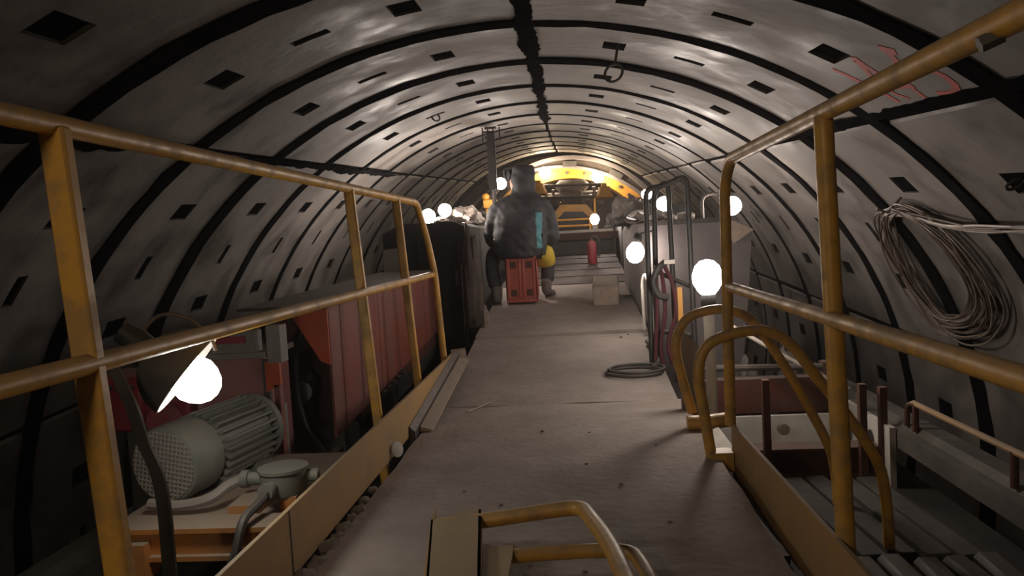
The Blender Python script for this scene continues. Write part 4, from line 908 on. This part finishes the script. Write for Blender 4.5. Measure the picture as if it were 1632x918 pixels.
# ================================================================== COIL OF CABLES ON THE WALL
co = thing('cable_coil', tpt(4.45, 50, TR - 0.06)); tag(co, 'loose coil of thin cables hanging on the right tunnel wall', 'cable')
rnd = random.Random(11)
base = [(4.50, 49.7), (4.27, 48.9), (4.09, 51.4), (4.00, 56.0), (4.03, 61.7), (4.25, 66.0), (4.55, 68.0), (4.80, 67.4), (4.95, 62.0), (4.87, 55.7), (4.66, 51.2)]
cs = sum(b[0] for b in base) / len(base); ca = sum(b[1] for b in base) / len(base)
for k in range(24):
    sc = rnd.uniform(0.78, 1.10); os_, oa = rnd.uniform(-0.06, 0.10), rnd.uniform(-0.5, 1.2)
    P = []
    for (s, a) in base:
        f = sc + rnd.uniform(-0.025, 0.025)
        # all loops share the hook at the top
        w = max(0.0, 1.0 - (a - 48.9) / 6.0)
        ss = cs + (s - cs) * f + os_; aa = ca + (a - ca) * f + oa
        ss = ss * (1 - 0.6 * w) + (s + rnd.uniform(-.05, .05)) * 0.6 * w; aa = aa * (1 - 0.75 * w) + (a + rnd.uniform(-0.4, 0.6)) * 0.75 * w
        P.append(tpt(ss, aa, TR - 0.03 - 0.05 * rnd.random()))
    P = spline(P + [P[0]], 5)[:-1]
    MB().tube(P, 0.0055, 6, closed=True).build('cable_loop', M[('wire', 'wire_dark', 'wire_dark', 'wire', 'wire_dark')[k % 5]], co)
for k in range(6):
    d = k * 0.35
    P = [tpt(4.5 + 0.02 * k, 50.2 + d * 0.6, TR - 0.05), tpt(4.3, 49.3 + d * 0.5, TR - 0.07), tpt(3.95, 50.6 + d * 0.9 + 0.5 * math.sin(k), TR - 0.06), tpt(3.6, 51.0 + d * 0.5 + 0.4 * math.cos(k * 2), TR - 0.06), tpt(3.2, 50.6 + d * 0.5, TR - 0.06), tpt(2.6, 50.2 + d * 0.3, TR - 0.06)]
    MB().tube(spline(P, 6), 0.0055, 6).build('cable_tail', M[('wire_dark', 'wire_pale', 'wire_dark', 'wire', 'wire', 'wire_dark')[k]], co)
MB().tube([tpt(4.35, 48.7, TR + 0.02), tpt(4.35, 49.0, TR - 0.10), tpt(4.35, 47.8, TR - 0.13)], 0.008, 6).build('hook', M['dark_steel'], co)

# hooks in the bolt pockets
def hook(label, s, a, drop, er_=0.045):
    t = thing('ceiling_hook', tpt(s, a, TR)); tag(t, label, 'hook')
    p = tpt(s, a, TR + 0.04); nrm = (T0 + TD * s + TX * bend(s) - p).normalized()
    MB().tube([p, p + nrm * drop], 0.007, 6).build('shank', M['dark_steel'], t)
    c = p + nrm * (drop + er_); rg = [c + (nrm * math.cos(x) + TX * math.sin(x)) * er_ for x in [2 * math.pi * k / 20 for k in range(20)]]
    MB().tube(rg, 0.007, 6, closed=True).build('eye_ring', M['dark_steel'], t)
hook('eye hook hanging in a bolt pocket right of the crown joint', 4.14, 11.2, 0.13)
hook('small eye hook in a bolt pocket high above the cable coil', 3.13, 46.5, 0.03, 0.028)
hook('small eye hook in a bolt pocket left of the crown joint', 6.2, -16.5, 0.03, 0.03)

# ================================================================== FOLDED GATE IN THE FOREGROUND
fg = thing('folded_gate', (-0.2, 1.9, 0.0)); tag(fg, 'ochre folded hatch gate of two plates and two bent tubes', 'gate')
pl = [(-0.455, 2.16, 0.118), (-0.385, 2.16, 0.118), (-0.385, 2.22, 0.118), (-0.318, 2.235, 0.118), (-0.262, 1.76, 0.118), (-0.24, 1.45, 0.118), (-0.37, 1.45, 0.118), (-0.395, 1.78, 0.118)]
MB().prism(pl, (0, 0, -0.01)).build('plate', M['toe'], fg)
MB().prism([(-0.318, 2.235, 0.118), (-0.262, 1.76, 0.118), (-0.24, 1.45, 0.118), (-0.24, 1.45, 0.045), (-0.262, 1.76, 0.045), (-0.318, 2.235, 0.045)], (-0.008, 0, 0)).build('flange', M['toe'], fg)
MB().prism([(-0.455, 2.215, 0.13), (-0.455, 2.16, 0.118), (-0.395, 1.78, 0.118), (-0.37, 1.45, 0.118), (-0.37, 1.45, 0.045), (-0.395, 1.78, 0.045), (-0.455, 2.215, 0.045)], (0.006, 0, 0)).build('flange', M['toe'], fg)
MB().prism([(-0.275, 2.02, 0.09), (-0.205, 2.035, 0.09), (-0.205, 1.77, 0.09), (-0.17, 1.45, 0.09), (-0.225, 1.45, 0.09)], (0, 0, -0.01)).build('plate', M['toe'], fg)
MB().tube(fillet([(-0.445, 2.185, 0.088), (-0.30, 2.19, 0.10), (-0.12, 2.20, 0.12), (-0.02, 2.20, 0.13), (0.05, 1.90, 0.14), (0.085, 1.62, 0.14), (0.12, 1.42, 0.10), (0.12, 1.40, 0.0)], 0.13, 8), 0.022, 14).build('bent_tube', M['yellow'], fg)
MB().tube(fillet([(-0.235, 2.00, 0.07), (-0.10, 2.02, 0.07), (0.02, 2.03, 0.07), (0.11, 2.02, 0.07), (0.14, 1.88, 0.07), (0.155, 1.65, 0.07), (0.16, 1.42, 0.05), (0.16, 1.40, 0.0)], 0.11, 8), 0.019, 14).build('bent_tube', M['yellow'], fg)
MB().span((-0.40, 1.45, 0.0), (-0.26, 1.50, 0.106)).build('hinge_block', M['dark_steel'], fg)
MB().span((-0.42, 2.05, 0.0), (-0.34, 2.10, 0.106)).build('support', M['dark_steel'], fg)
